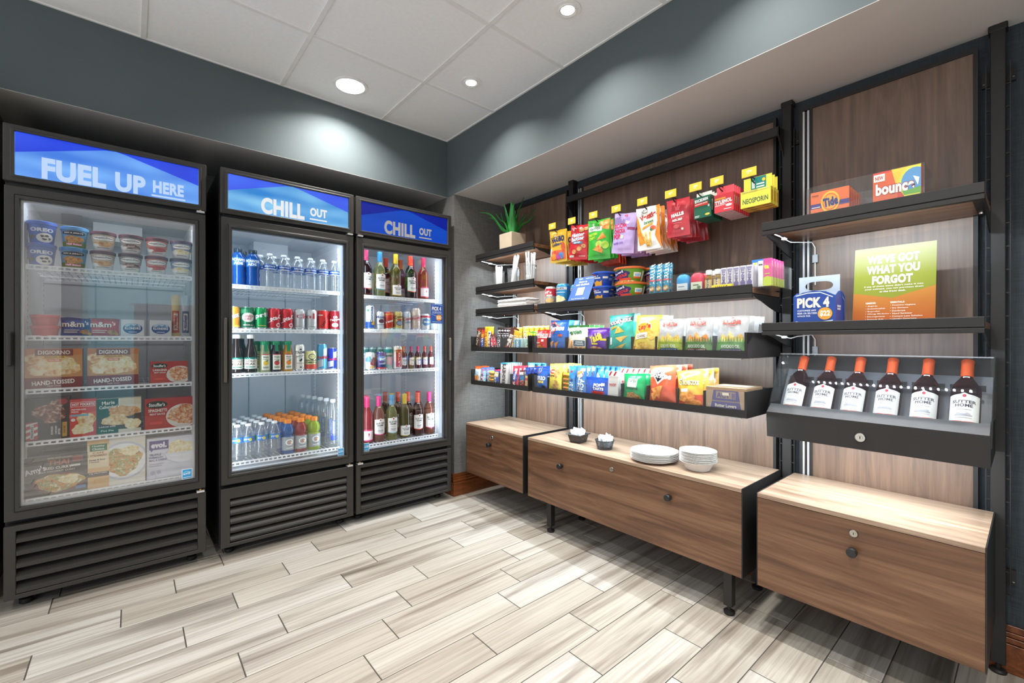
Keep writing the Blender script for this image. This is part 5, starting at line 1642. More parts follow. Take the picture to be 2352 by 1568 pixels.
row(bag('chip_bag', .150, .205, .05, '#38a79a', [('P', [(.02, .70), (.98, .82), (.98, .94), (.02, .82)], '#3a3f40'), ('T', 'CORNERS.', .10, .765, .94, .865, '#f2f4f2', 7, .04), ('P', [(.10, .60), (.40, .66), (.40, .71), (.10, .66)], '#c8a23a'), ('P', [(.34, .50), (.74, .54), (.46, .70)], F_CHIP), ('P', [(.36, .40), (.86, .44), (.60, .28)], F_CHIP), ('P', [(.30, .16), (.80, .26), (.60, .14)], F_CHIP), ('R', .10, .24, .20, .42, '#dfeeea')]), XT, 1.362, UT, 'teal popped corn chip bag', 2, .05, 8, -3)
row(bag('chip_bag', .140, .195, .05, '#e6cf5a', [('E', .44, .66, .30, .17, '#f0e9c8'), ('E', .44, .66, .27, .14, '#d8a22a'), ('T', "Lay's", .20, .60, .70, .76, '#c8302c', 14, .05), ('P', [(.10, .36), (.62, .42), (.62, .56), (.10, .50)], '#f2eee2'), ('T', 'CLASSIC', .16, .42, .56, .48, '#8a5a3a', 6, .03), ('B', .78, .50, .16, .12, F_CHIP), ('B', .50, .16, .40, .13, F_CHIP)], bands=[(.22, '#c8862a'), (1.01, '#e6cf5a')]), XT, 1.222, UT, 'yellow potato chip bag', 3, .048, 8, 3)


def boulder(low, bar_, barc, tx, blob):
    mt = [('P', [(.0, .62), (.16, .72), (.28, .62), (.42, .76), (.56, .64), (.72, .74), (.88, .62), (1, .66), (1, .36), (0, .36)], '#b9bcc0'),
          ('P', [(.08, .36), (.24, .56), (.36, .46), (.50, .60), (.66, .46), (.84, .56), (.96, .36)], blob)]
    trees = [('P', [(x, .34), (x + .035, .46 + .03 * ((k * 7) % 3)), (x + .07, .34)], low) for k, x in enumerate([.0, .08, .15, .24, .33, .42, .52, .60, .70, .78, .86, .92])]
    return bag('chip_bag', .130, .172, .05, low, mt + trees + [('P', [(.35, .92), (.5, .96), (.65, .92), (.5, .945)], '#b8402c'), ('T', 'BOULDER', .22, .78, .80, .90, '#b83a28', 0, .05), ('T', 'CANYON', .36, .725, .66, .755, '#b83a28', 0, .02), ('T', tx, .20, .205, .80, .285, '#e9eee2', 0, .03), ('R', .16, .10, .84, .185, bar_), ('T', barc, .20, .12, .80, .165, '#eef0ee', 0, .03)], bands=[(.36, low), (1.01, '#b4b6b7')], seal=.06, back='#a9abad')


row(boulder('#a9bb2c', '#2a5fa8', 'CLASSIC SEA SALT', 'OLIVE OIL', F_CHIP), XT, 1.090, UT, 'silver chip bag with lime green bottom and blue stripe', 2, .05, 7)
row(boulder('#5a8a3c', '#7a3a2a', 'HICKORY BARBEQUE', 'AVOCADO OIL', F_ORCHIP), XT, .956, UT, 'silver chip bag with orange mountain and dark green bottom', 2, .05, 7)
row(boulder('#5c9a3e', '#5a3f8a', 'MALT VINEGAR & SEA SALT', 'AVOCADO OIL', F_CHIP), XT, .812, UT, 'silver chip bag with pale mountain and purple stripe', 4, .05, 7)

# --- middle bay, lower tray
row(bag('cookie_bag', .092, .150, .035, '#2f62b4', [('R', 0, .84, 1, 1, '#2a4fc0'), ('T', 'OREO', .12, .46, .88, .62, '#f2f4f8', 0, .06), ('T', 'MiNi', .30, .34, .78, .44, '#e9d23a', 0, .05), ('E', .2, .16, .14, .09, '#2a2624'), ('E', .78, .18, .14, .09, '#2a2624'), ('P', [(.30, .74), (.48, .84), (.48, .78), (.36, .70)], '#c8382c')]), XT, 1.934, LT, 'blue mini cookie bag', 4, .04, 5)
row(bag('cookie_bag', .104, .170, .045, '#e3cf52', [('E', .36, .74, .26, .08, '#c8342c'), ('T', 'Cookies', .20, .71, .54, .78, '#f6f0e6', 0, .03), ('T', 'Fudge', .12, .54, .56, .64, '#5a3420', 0, .04), ('B', .70, .70, .20, .16, F_COOK), ('R', .58, .34, .80, .44, F_COOK), ('R', .48, .22, .84, .32, F_COOK), ('R', .40, .10, .80, .20, F_COOK)], bands=[(.12, '#9a6a3a'), (1.01, '#e3cf52')]), XT, 1.822, LT, 'yellow fudge stick cookie bag', 5, .04, 5)
for k in range(5):
    yst.put((XT + .03, 1.742, LT + k * .0245), RZ, f'small yellow cracker pack, {ORD[k]} from bottom in middle bay stack', 'stack of yellow cracker packs, middle bay')
row(bag('treat_bag', .052, .165, .03, '#3a86c2', [('T', 'CRISPY', -.4, .22, 1.4, .42, '#d9e9f4', 90, .05), ('P', [(.35, .80), (.75, .88), (.55, .76)], '#d8443a'), ('E', .5, .52, .3, .07, '#1f4f8a')]), XT, 1.692, LT, 'narrow bright blue treat bag', 3, .035, 4)
row(bag('cookie_bag', .078, .165, .035, '#3f78bc', [('E', .5, .74, .32, .13, F_COOK), ('T', 'CHIPS', -.2, .36, 1.2, .50, '#e9eef4', 80, .05), ('T', 'AHOY', .05, .22, 1.35, .34, '#e9eef4', 80, .05), ('R', .5, .84, .9, .94, '#e3e0d2')]), XT, 1.628, LT, 'blue chocolate chip cookie bag', 3, .04, 5)
row(bag('pastry_pack', .160, .110, .02, '#1f50b8', [('T', 'POP-', .36, .56, .74, .72, '#f4f4f4', 0, .06), ('T', 'TARTS', .34, .40, .78, .54, '#f4f4f4', 0, .06), ('R', .30, .10, .80, .36, '#c8342c'), ('B', .58, .14, .26, .08, F_PIE), ('R', .68, .62, .82, .76, '#e9ecf0')], seal=.04), XT - .004, 1.506, LT, 'wide royal blue toaster pastry pack', 2, .024, 4)
gf = bag('cracker_pack', .075, .145, .03, '#4a9ad0', [('P', [(.2, .6), (.5, .76), (.8, .6), (.5, .5)], '#d3e6f2'), ('R', 0, .88, 1, 1, '#2f78b8')])
for k in range(6):
    gf.put((1.99 + .008 * k, 1.585 - .030 * k, LT + .02), RZ - 12, f'light blue cracker pack standing behind the pastry packs, {ORD[k]} from left', 'light blue cracker packs', 4)
pk = carton('stick_cookie_box', .064, .018, .150, '#c9c7c3', [('R', 0, .82, 1, 1, '#e9e6e2'), ('P', [(.05, .84), (.25, .99), (.40, .99), (.2, .84)], '#b82a30'), ('P', [(.5, .84), (.7, .99), (.85, .99), (.65, .84)], '#b82a30'), ('T', 'POCKY', .18, .48, .84, .58, '#b82a30', 4, .04)], fin=FOIL)
pk.put((XT - .004, 1.401, LT), RZ, 'tall silver stick cookie box with red lettering, front one', 'silver stick cookie boxes', 3)
for k in range(10):
    pk.put((1.93 + .014 * k, 1.362 - .024 * k, LT + .015), RZ, f'silver stick cookie box in the row behind the green bag, {ORD[k]} from left', 'silver stick cookie boxes', 4)
row(bag('cookie_bag', .125, .142, .045, '#1f9a5a', [('R', .26, .52, .70, .84, '#d9ddd0'), ('T', 'TATES', .30, .70, .66, .80, '#1f5a3a', 0, .03), ('R', .20, .46, .76, .54, '#1f5a3a'), ('B', .52, .18, .34, .18, F_COOK), ('R', .04, .06, .40, .16, '#5a3a2a')]), XT, 1.284, LT, 'green chocolate chip cookie bag', 2, .05, 5)
row(bag('chip_bag', .138, .190, .055, '#cf5434', [('P', [(.10, .84), (.36, .94), (.76, .72), (.42, .52)], '#e9c8b8'), ('P', [(.16, .84), (.36, .90), (.66, .72), (.42, .58)], '#14101a'), ('T', 'Doritos', .04, .68, .88, .82, '#f4f2ee', -8, .05), ('P', [(.10, .42), (.62, .50), (.44, .18)], F_ORCHIP), ('P', [(.06, .30), (.46, .36), (.20, .10)], F_ORCHIP)], bands=[(.10, '#8a2a24'), (1.01, '#cf5434')]), XT + .004, 1.130, LT, 'orange red tortilla chip bag', 4, .05, 9, -4)
row(bag('chip_bag', .124, .178, .05, '#e0a83c', [('T', 'Cheetos', .06, .60, .90, .78, '#3a2a1a', -4, .08), ('T', 'Cheetos', .06, .605, .90, .785, '#f6e9a8', -4, .03), ('B', .40, .32, .34, .14, F_ORCHIP), ('B', .60, .16, .30, .10, F_ORCHIP), ('R', .20, .44, .50, .52, '#f0e6d8')], bands=[(.34, '#cf4a24'), (1.01, '#e0a83c')]), XT + .004, .986, LT, 'yellow orange puffed cheese snack bag', 4, .05, 10, -8)
carton('popcorn_box', .168, .16, .112, '#9a7f62', [('B', .12, .2, .1, .16, '#a68c70'), ('B', .9, .3, .1, .2, '#a68c70'), ('P', [(.16, .50), (.84, .50), (.80, .88), (.20, .88)], '#3f3a72'), ('R', .26, .58, .74, .84, '#8a7262'), ('T', 'ACT II', .28, .60, .72, .80, '#3f3a72', 0, .04), ('P', [(.12, .16), (.88, .16), (.84, .46), (.16, .46)], '#3f3a72'), ('T', 'Butter Lovers', .24, .26, .76, .38, '#d9ccb6', 0, .03), ('T', 'POPCORN', .34, .18, .66, .23, '#b8a890'), ('R', .42, .70, .58, .80, '#d3cbbb')], top=[('R', .02, .02, .98, .10, '#c9a878'), ('R', .1, .3, .9, .9, '#d6ccb8')]).put((1.955, .831, LT), RZ, 'cardboard popcorn box with purple print in lower middle tray', None)

# --- middle bay shelf
ZS = 1.3392
p = can('soup_can', .0345, .112, '#c9c2b8', [('R', 0, .50, 1, 1, '#c02a3a'), ('T', "bell's", .02, .66, .62, .86, '#f4f0ec', 0, .04), ('R', .30, .50, .66, .60, '#e9e2d8'), ('E', .5, .20, .26, .16, '#d8b878')], top=True)
p.put((1.935, 1.905, ZS), RZ + 30, 'small red and white soup can at left end of middle shelf')
p = can('soup_can', .0415, .120, '#3a8fc0', [('R', 0, .76, 1, .92, '#d8d4cc'), ('T', 'SOUPS', .10, .79, .60, .89, '#24486a', 0, .04), ('R', .06, .58, .66, .62, '#cfe2ee'), ('B', .34, .20, .30, .22, F_CHEESE), ('R', .74, 0, 1, 1, '#1f5a94')], top=True)
p.put((1.94, 1.806, ZS), RZ + 28, 'large light blue soup can beside the slanted order sign')
p.put((2.03, 1.775, ZS), RZ + 40, 'light blue soup can standing behind the front blue one')
# slanted table sign with its printed front (the square code is left blank)
t = empty('order_sign', (1.945, 1.665, ZS), 'blue slanted counter sign about ordering in on middle shelf', 'sign')
M_SIGN = P('#2460b4')
W_, H_ = .150, .150
mb = MB()
vs = [(-.045, W_ / 2, 0), (-.045, -W_ / 2, 0), (.03, -W_ / 2, H_), (.03, W_ / 2, H_), (.085, W_ / 2, 0), (.085, -W_ / 2, 0)]
mb.add([(v[0], v[1], v[2]) for v in vs], [(0, 1, 2, 3)], M_SIGN).add([vs[3], vs[2], vs[5], vs[4]], [(0, 1, 2, 3)], P('#aeb4bb'))
s_ = mb.build('sign_card', t)
md = s_.modifiers.new('thickness', 'SOLIDIFY')
md.thickness = .0018
md.offset = -1
art([('E', .30, .93, .12, .035, '#9ab6e0'), ('T', 'delivery', .54, .90, .90, .95, '#e9eef6', 0, .03), ('T', 'Order in', .26, .77, .66, .845, '#f2f5fa', 0, .05), ('T', 'with Grubhub.', .16, .66, .82, .735, '#f2f5fa', 0, .05), ('R', .30, .28, .66, .58, '#e9e6da'), ('T', 'Enjoy $0 delivery fees!', .16, .12, .80, .165, '#dfe8f4', 0, .03), ('R', .20, .06, .74, .075, '#9ab6e0')], W_, H_, lambda a, b, o: (-.045 + .075 * b - o * .9 - .0004, W_ / 2 - a * W_, b * H_ + o * .4), parent=s_, name='sign_lettering')
mac = tub('pasta_cup', .043, .058, .078, '#1f48a8', '#2450b4', [('R', .10, .02, .52, .46, '#e6a42c'), ('P', [(.10, .42), (.20, .30), (.32, .46), (.44, .32), (.52, .46), (.52, .52), (.10, .52)], '#1f48a8'), ('T', 'MAC &', .12, .72, .42, .84, '#f2f4f8', 0, .05), ('T', 'CHEESE', .12, .58, .48, .69, '#f2f4f8', 0, .05), ('E', .22, .92, .08, .05, '#c8342c'), ('R', .56, .58, .74, .74, '#d9d9d4'), ('R', .78, .56, .94, .60, '#9ab0dc'), ('R', .78, .46, .94, .50, '#9ab0dc'), ('E', .88, .84, .06, .05, '#e6a42c')], lidh=.006)
for k, (x, y, dz, d) in enumerate(((1.955, 1.520, 0, 'lower front'), (1.955, 1.524, .0775, 'upper front'), (2.06, 1.475, 0, 'lower back'), (2.06, 1.475, .0775, 'upper back'))):
    mac.put((x, y, ZS + dz), RZ + 24, f'{d} blue macaroni cup on middle shelf', 'blue macaroni cups')
bowl = tub('noodle_bowl', .060, .078, .080, '#6a9e2c', '#c9602a', [('B', .30, .50, .28, .44, '#24246a'), ('T', 'Bowl', .14, .62, .44, .82, '#e9e6f0', 12, .05), ('T', 'NOODLE', .12, .34, .52, .56, '#d83a34', 12, .06), ('R', .30, .16, .60, .32, '#d8442c'), ('B', .42, .08, .30, .08, F_STEW), ('R', .66, .28, .84, .72, '#e9e4d8'), ('R', .66, .28, .84, .40, '#d8632c'), ('R', .69, .44, .81, .62, '#9ac0d8'), ('R', .87, .1, .93, .86, '#d9d9cc')], arc=190, lidh=.007)
for k, (x, y, dz, d) in enumerate(((1.965, 1.355, 0, 'lower front'), (1.965, 1.362, .0795, 'upper front'), (2.09, 1.275, 0, 'lower back'), (2.09, 1.275, .0795, 'upper back'))):
    bowl.put((x, y, ZS + dz), RZ + 20, f'{d} green noodle bowl on middle shelf', 'green noodle bowls')


def clear_bin(y0, y1, x0, x1, z, h, label):
    t = empty('clear_bin', ((x0 + x1) / 2, (y0 + y1) / 2, z), label, 'bin')
    b = t.location
    for nm, bx in (('bin_base', (x0, x1, y0, y1, z, z + .0025)), ('bin_wall', (x0, x0 + .0025, y0, y1, z + .0025, z + h)), ('bin_wall', (x1 - .0025, x1, y0, y1, z + .0025, z + h)), ('bin_wall', (x0 + .0025, x1 - .0025, y0, y0 + .0025, z + .0025, z + h)), ('bin_wall', (x0 + .0025, x1 - .0025, y1 - .0025, y1, z + .0025, z + h))):
        MB().box(*bx, M_ACR).build(nm, t, b)


clear_bin(1.118, 1.235, 1.92, 2.14, ZS, .100, 'small clear bin of upright nut bars on middle shelf')
lara = bar('nut_bar', .036, .150, .018, '#3f97b8', [('R', 0, .86, 1, 1, '#2f84a8'), ('T', 'LÄRABAR', -.9, .62, 1.9, .80, '#eef4f6', 90, .04), ('R', .06, .46, .94, .52, '#d86a6a'), ('E', .5, .22, .40, .09, F_NUT), ('E', .5, .22, .26, .05, '#e9d9b8')], 'nut bar')
for k, (y, n) in enumerate(((1.214, 3), (1.177, 3), (1.139, 2))):
    for q in range(n):
        lara.put((1.938 + .024 * q, y, ZS + .003), RZ, f'teal nut bar in small clear bin, {ORD[k]} column, {ORD[q]} from front', 'teal nut bars in the clear bin', 3)
clear_bin(.668, 1.098, 1.918, 2.14, ZS, .092, 'long clear bin of deodorants and toothpaste on middle shelf')
Z3 = ZS + .003


def deo(col, face):
    o = MB().prism([(-.029, 0), (.029, 0), (.031, .045), (.0295, .07), (.022, .083), (.010, .087), (-.010, .087), (-.022, .083), (-.0295, .07), (-.031, .045)], 'y', -.014, .014, PLA(col, .3)).build('deodorant_stick', bevel=.006, smooth=60)
    for v in o.data.vertices:
        pass
    art(face, .052, .042, lambda a, b, q: ((a - .5) * .052, -.0141 - q, .003 + b * .042), parent=o)
    return Proto(o, 'deodorant')


deo('#3f9fdc', [('R', 0, 0, 1, 1, '#dfe6ea'), ('R', .12, .6, .7, .7, '#7a8a98'), ('R', .12, .3, .88, .36, '#a8b4bc')]).put((1.942, 1.052, Z3), RZ, 'sky blue deodorant stick in the long clear bin')
d2 = deo('#dd4258', [('R', 0, 0, 1, 1, '#dfe4cc'), ('R', .2, .62, .7, .74, '#5a7a5a'), ('B', .72, .4, .16, .2, '#6a8a6a'), ('R', .2, .22, .7, .30, '#8a9a7a')])
d2.put((1.942, .984, Z3), RZ, 'coral red deodorant stick in the long clear bin, front one', None)
d2.put((1.985, .976, Z3), RZ, 'coral red deodorant stick in the long clear bin, back one', None)
gel = bottle('travel_bottle', [(.014, 0), (.017, .003), (.017, .055), (.012, .066), (.009, .068), (.009, .072)], liquid('#d9b23a', .5), (.0125, .070, .092, '#dfe0de'), label=(.008, .04, .0173, [('R', .1, 0, .9, 1, '#d8c088'), ('T', 'Dove', -.1, .36, 1.1, .62, '#3a4a7a', 90, .03)], 150), cat='travel bottle')
for k, (x, y) in enumerate(((1.938, .931), (1.975, .925), (2.012, .92), (1.94, .893), (1.977, .888))):
    gel.put((x, y, Z3), RZ, f'small amber travel bottle in the long clear bin, {ORD[k]} of five', 'amber travel bottles')
tp = carton('toothpaste_box', .024, .030, .092, '#d8d4dc', [('R', .1, .08, .9, .30, '#6a5a94'), ('T', 'MINT', -.6, .52, 1.6, .66, '#7a6aa0', 90, .03), ('R', .1, .86, .9, .94, '#8a84b0')])
k = 0
for q in range(5):
    for r in range(3):
        tp.put((1.940 + .034 * r, .862 - .0262 * q, Z3), RZ, f'slim lilac toothpaste box in the long clear bin, {ORD[q]} column, {ORD[r]} row', 'lilac toothpaste boxes')
halls = carton('lozenge_pack', .085, .016, .022, '#e6cc3a', [('T', 'HALLS', .2, .2, .8, .8, '#7a5a2a', 0, .04)], 'lozenges')
halls.put((1.9085, .86, ZS), RZ, 'flat yellow lozenge pack lying in front of the long clear bin')
tbc = carton('toothbrush_card', .048, .008, .125, '#2f70b8', [('R', .1, .45, .5, .9, '#d9e6f2'), ('R', .55, .62, .95, .94, '#f2f2ea'), ('R', .58, .66, .92, .72, '#3a3a2a'), ('R', .58, .78, .92, .84, '#3a3a2a'), ('R', .2, .08, .4, .9, '#e3d23a'), ('R', .06, .04, .94, .3, '#cfe0ee')], 'toothbrush')
for q in range(3):
    tbc.put((2.02 + .022 * q, .760 - .004 * q, Z3), RZ, f'blue carded toothbrush at back of the long clear bin, {ORD[q]} from front', 'carded toothbrushes')
wb = carton('ointment_box', .020, .040, .086, '#e6e8ea', [('R', .1, .1, .9, .9, '#f4f5f6')], 'box')
for q in range(2):
    wb.put((1.965 + .045 * q, .722, Z3), RZ, f'plain white upright box in the long clear bin, {ORD[q]} from front', 'plain white boxes')
pb = carton('feminine_care_box', .030, .016, .110, '#e04f8f', [('P', [(0, 0), (1, 0), (1, .30), (.5, .36), (0, .30)], '#c3d22e'), ('T', 'ta', .1, .62, .7, .78, '#e9e23a', 0, .06), ('R', .2, .42, .8, .46, '#c3d22e')], 'box', side=[('R', 0, 0, 1, .32, '#c3d22e'), ('R', .3, .7, .7, .9, '#e9c0d4')])
for q in range(5):
    pb.put((1.935 + .03 * q, .690, Z3), RZ, f'hot pink and lime box at right end of clear bin, {ORD[q]} from front', 'hot pink boxes in the clear bin')

# --- hanging goods: pegs with price tags
TAGS = [(1.889, '$3 50'), (1.732, '$3 50'), (1.575, '$3 50'), (1.422, '$3 50'), (1.265, '$3 50'), (1.112, '$4 50'), (.990, '$5 00'), (.894, '$5 00'), (.761, '$7 00')]
WHAT = ['gold gummy candy', 'red nut cookies', 'green tortilla chips', 'lilac popcorn', 'veggie straws', 'red cough drops', 'green headache pills', 'red pain relief boxes', 'yellow ointment boxes']
M_TAG = P('#e2be3c')
for (y, price), what in zip(TAGS, WHAT):
    t = empty('display_hook', (2.195, y, 1.79), f'black display hook with yellow price tag for the {what}', 'hook')
    b = t.location
    MB().tube([(2.184, y, 1.803), (1.945, y, 1.803), (1.936, y, 1.800)], .0026, M_BLK).build('tag_wire', t, b, smooth=60)
    MB().tube([(2.184, y, 1.785), (1.975, y, 1.785), (1.958, y, 1.790), (1.948, y, 1.803)], .0028, M_BLK).build('peg', t, b, smooth=60)
    MB().box(2.181, 2.212, y - .012, y + .012, 1.778, 1.808, M_BLK).build('peg_clip', t, b, bevel=.002)
    pl = MB().box(1.930, 1.9315, y - .029, y + .029, 1.797, 1.834, M_TAG).build('price_tag', t, b, bevel=.0006)
    d, c = price[1:].split()
    art([('R', .03, .05, .97, .95, '#e2be3c'), ('T', '$', .34, .48, .40, .70, '#fbf6e4', 0, .03), ('T', d, .42, .30, .53, .74, '#fbf6e4', 0, .04), ('T', c, .55, .50, .68, .72, '#fbf6e4', 0, .03)], .058, .037, lambda a, q, o: (1.930 - o - b.x, y + .029 - a * .058 - b.y, 1.797 + q * .037 - b.z), parent=pl, name='price_figures')


def hang(proto, y, label, n, x0=1.975, dx=.032, jit=.012, lean=0, top=1.797, dz=0):
    for k in range(n):
        j = jit * math.sin(k * 1.9 + y * 5)
        proto.put((x0 + k * dx, y + j * .5 - .012, top - proto.h + dz * k), RZ + (12 if jit > .005 else 0) + j * 700, f'{label}, {ORD[k]} from front on its hook', label + ' on one hook', lean=lean - (0 if k == 0 else 5 * math.sin(k * 1.3) if jit > .005 else 0), roll=(j * 260) + (3 * math.sin(y * 23) if jit > .005 else 0))


hang(bag('candy_bag', .118, .195, .03, '#cfa62e', [('R', .06, .08, .94, .36, '#d3583c'), ('T', 'HARIBO', .10, .62, .90, .80, '#1e2a5a', 4, .07), ('T', 'Goldbears', .16, .50, .76, .60, '#2a3a6a', 6, .03), ('B', .26, .18, .14, .10, '#e0902a'), ('B', .50, .16, .14, .09, '#c84a9a'), ('B', .72, .20, .12, .10, '#5a8ac8'), ('B', .84, .46, .10, .14, '#c8502a')], 'candy bag', bands=[(.07, '#c9a640'), (1.01, '#cfa62e')]), 1.889, 'shiny gold gummy candy bag', 7)
hang(bag('cookie_bag', .118, .200, .035, '#c3242c', [('T', 'Nutter', .10, .64, .80, .76, '#24439a', 10, .09), ('T', 'Nutter', .10, .64, .80, .76, '#f2f0ea', 10, .04), ('T', 'Butter', .10, .53, .82, .65, '#24439a', 10, .09), ('T', 'Butter', .10, .53, .82, .65, '#f2f0ea', 10, .04), ('R', .20, .44, .72, .51, '#3a86a8'), ('T', 'BITES', .28, .455, .64, .495, '#eef2f0', 6, .03), ('E', .30, .22, .13, .065, F_COOK), ('E', .58, .30, .13, .065, F_COOK), ('E', .80, .38, .12, .06, F_COOK), ('E', .62, .84, .13, .06, F_COOK), ('E', .84, .88, .12, .05, F_COOK), ('R', .06, .06, .30, .12, '#e6dccf'), ('R', .56, .08, .90, .11, '#e9a8a0')], 'cookie bag'), 1.732, 'red peanut butter cookie bag', 7)
hang(bag('chip_bag', .130, .220, .04, '#3fae3a', [('P', [(.50, .94), (.96, .99), (.96, .72), (.62, .76)], F_ORCHIP), ('R', .04, .70, .66, .82, '#e9eee4'), ('T', 'QUEST', .10, .72, .60, .80, '#2a6a34', 6, .04), ('P', [(.44, .46), (.86, .52), (.70, .66)], F_ORCHIP), ('T', 'PROTEIN', .04, .58, .46, .65, '#b8d83a', 8, .04), ('T', 'CHIPS', .06, .49, .38, .56, '#b8d83a', 8, .04), ('E', .54, .36, .16, .09, '#b6d65a'), ('E', .80, .34, .16, .10, '#a2cc4a'), ('P', [(.24, .24), (.66, .14), (.70, .22), (.54, .36)], F_ORCHIP)], bands=[(.08, '#36a234'), (1.01, '#3fae3a')], wr=1.3), 1.575, 'bright green tortilla chip bag', 3)
ch2 = bag('chip_bag', .130, .220, .04, '#c8452c', [('P', [(.50, .94), (.96, .99), (.96, .72), (.62, .76)], F_ORCHIP), ('T', 'QUEST', .10, .72, .60, .80, '#f0e6d8', 6, .04), ('B', .5, .4, .3, .16, F_ORCHIP)], wr=1.3)
for k in range(3):
    ch2.put((2.075 + .033 * k, 1.565 + .006 * k, 1.785 - .225), RZ + 3 * k, f'orange red chip bag behind the green ones, {ORD[k]} from front', 'orange red hanging chip bags', 2 - 2 * k)
hang(bag('popcorn_bag', .120, .210, .028, '#b9a5d8', [('R', .02, .70, .72, .90, '#a890cc'), ('T', 'BOOM', .03, .62, .62, .74, '#cf2f5a', 6, .05), ('T', 'CHICKA', .03, .49, .58, .60, '#cf2f5a', 6, .05), ('T', 'POP', .03, .35, .36, .47, '#cf2f5a', 6, .05), ('E', .44, .40, .07, .045, '#f3ecc8'), ('T', 'kettle corn', .06, .22, .50, .29, '#7a5ab0', 6, .02), ('R', .66, .58, .98, .64, '#9a3a6a'), ('E', .54, .94, .08, .025, '#d85a7a')], 'popcorn bag', wr=1.4), 1.422, 'lilac popcorn bag', 6)
hang(bag('veggie_straw_bag', .120, .215, .028, '#efece6', [('P', [(.84, 1), (1, 1), (1, 0), (.80, .30), (.92, .62)], '#e8862c'), ('P', [(0, .86), (.10, .70), (.22, .40), (.40, .16), (.10, .12), (0, .40)], '#e8902e'), ('E', .38, .90, .14, .045, '#4a5a4a'), ('E', .38, .90, .125, .036, '#efece6'), ('T', 'Veggie', .16, .68, .88, .84, '#c8382c', 16, .05), ('T', 'Straws', .34, .59, .76, .67, '#3f7a3a', 12, .03), ('P', [(.24, .46), (.72, .56), (.74, .61), (.26, .51)], '#e0a02e'), ('P', [(.22, .38), (.28, .40), (.52, .08), (.44, .06)], F_CHIP), ('P', [(.36, .40), (.42, .42), (.58, .08), (.50, .06)], F_CHIP), ('P', [(.56, .40), (.64, .42), (.62, .08), (.54, .08)], F_CHIP), ('E', .74, .48, .12, .05, '#d8542c'), ('B', .66, .44, .06, .03, '#3f7a3a')], 'snack bag', wr=1.2), 1.265, 'white and orange veggie straw bag', 6)
hang(bag('cough_drop_bag', .112, .178, .025, '#b4303a', [('P', [(.50, .90), (.40, .68), (.60, .68)], '#cf5a60'), ('P', [(.34, .86), (.44, .68), (.50, .72)], '#cf5a60'), ('P', [(.66, .86), (.56, .68), (.50, .72)], '#cf5a60'), ('T', 'HALLS', .22, .52, .78, .62, '#f6f2f0', 6, .07), ('T', 'RELIEF', .28, .40, .72, .46, '#f2e4e2', 4, .05), ('R', .2, .49, .8, .495, '#e0a0a0'), ('R', .3, .345, .7, .35, '#e0a0a0'), ('E', .46, .26, .14, .05, '#d3605e'), ('E', .70, .18, .05, .03, '#f2e9e6')], 'cough drops', wr=.6), 1.112, 'dark red cough drop bag', 7, dx=.03)


def hangbox(nm, w, h, d, flap, col, spec, fl, side=None, under=None):
    o = MB().box(-w / 2, w / 2, -d / 2, d / 2, 0, h, P(col)).build(nm, bevel=.0008)
    art(spec, w, h, flat(w, h, -d / 2), parent=o)
    f = MB().box(-w / 2 + .004, w / 2 - .004, d / 2 - .0016, d / 2 - .0004, h, h + flap, P(fl)).build('hang_tab', o)
    if side:
        art(side, d, h, lambda a, b, q: (w / 2 + q, -d / 2 + a * d, b * h), parent=o, name='printed_side')
        art(side, d, h, lambda a, b, q: (-w / 2 - q, d / 2 - a * d, b * h), parent=o, name='printed_side')
    if under:
        art(under, w, d, lambda a, b, q: ((a - .5) * w, -d / 2 + b * d, -q), parent=o, name='printed_underside')
    p = Proto(o, 'medicine box')
    p.h = h + flap * .8
    return p


BARC = [('R', .3, .35, .7, .8, '#e9e4d8')] + [('R', .32, .37 + .05 * k, .68, .39 + .05 * k, '#3a3a36') for k in range(8)]
hang(hangbox('medicine_box', .080, .098, .020, .022, '#1c5a44', [('R', .04, .56, .84, .72, '#cf3f34'), ('T', 'EXCEDRIN', .06, .76, .84, .90, '#f2f4f2', 4, .05), ('T', 'MIGRAINE RELIEF', .08, .64, .80, .69, '#f2efe8', 4, .03), ('E', .88, .52, .06, .06, '#d9d9d4'), ('E', .80, .13, .14, .05, '#d9c04a'), ('R', .06, .10, .34, .13, '#cfe0d8'), ('R', .06, .05, .30, .07, '#cfe0d8')], '#dcdcd4', [('R', .1, .1, .9, .9, '#16483a'), ('R', .3, .3, .7, .8, '#d9d9d0')]), .990, 'dark green headache pill box', 5, x0=1.98, dx=.024, jit=.002)
hang(hangbox('medicine_box', .084, .080, .018, .036, '#cf3a44', [('T', 'TYLENOL', .04, .46, .92, .68, '#f8f2f0', 4, .06), ('R', .05, .70, .60, .80, '#e0a03c'), ('T', 'EXTRA STRENGTH', .06, .36, .60, .42, '#f6e6e4', 4, .03), ('E', .76, .33, .16, .07, '#f2efec'), ('R', .5, .12, .88, .16, '#f2d8d6')], '#d8505a', BARC, [('R', .04, .1, .96, .9, '#dcd6d2')]), .894, 'red pain relief box', 8, x0=1.98, dx=.021, jit=.001)
hang(hangbox('medicine_box', .118, .070, .026, .058, '#dcd04a', [('T', 'NEOSPORIN', .08, .22, .92, .52, '#2a5a44', 0, .02), ('R', .06, .9, .94, .98, '#e8e07a')], '#dcd04a', [('R', .2, .2, .8, .8, '#c9962e')], [('R', .02, .02, .98, .98, '#d8962e'), ('R', .2, .3, .42, .8, '#8a6a2a'), ('R', .72, .4, .9, .7, '#7a6a4a')]), .761, 'yellow ointment box', 3, x0=1.975, dx=.03, jit=.001)
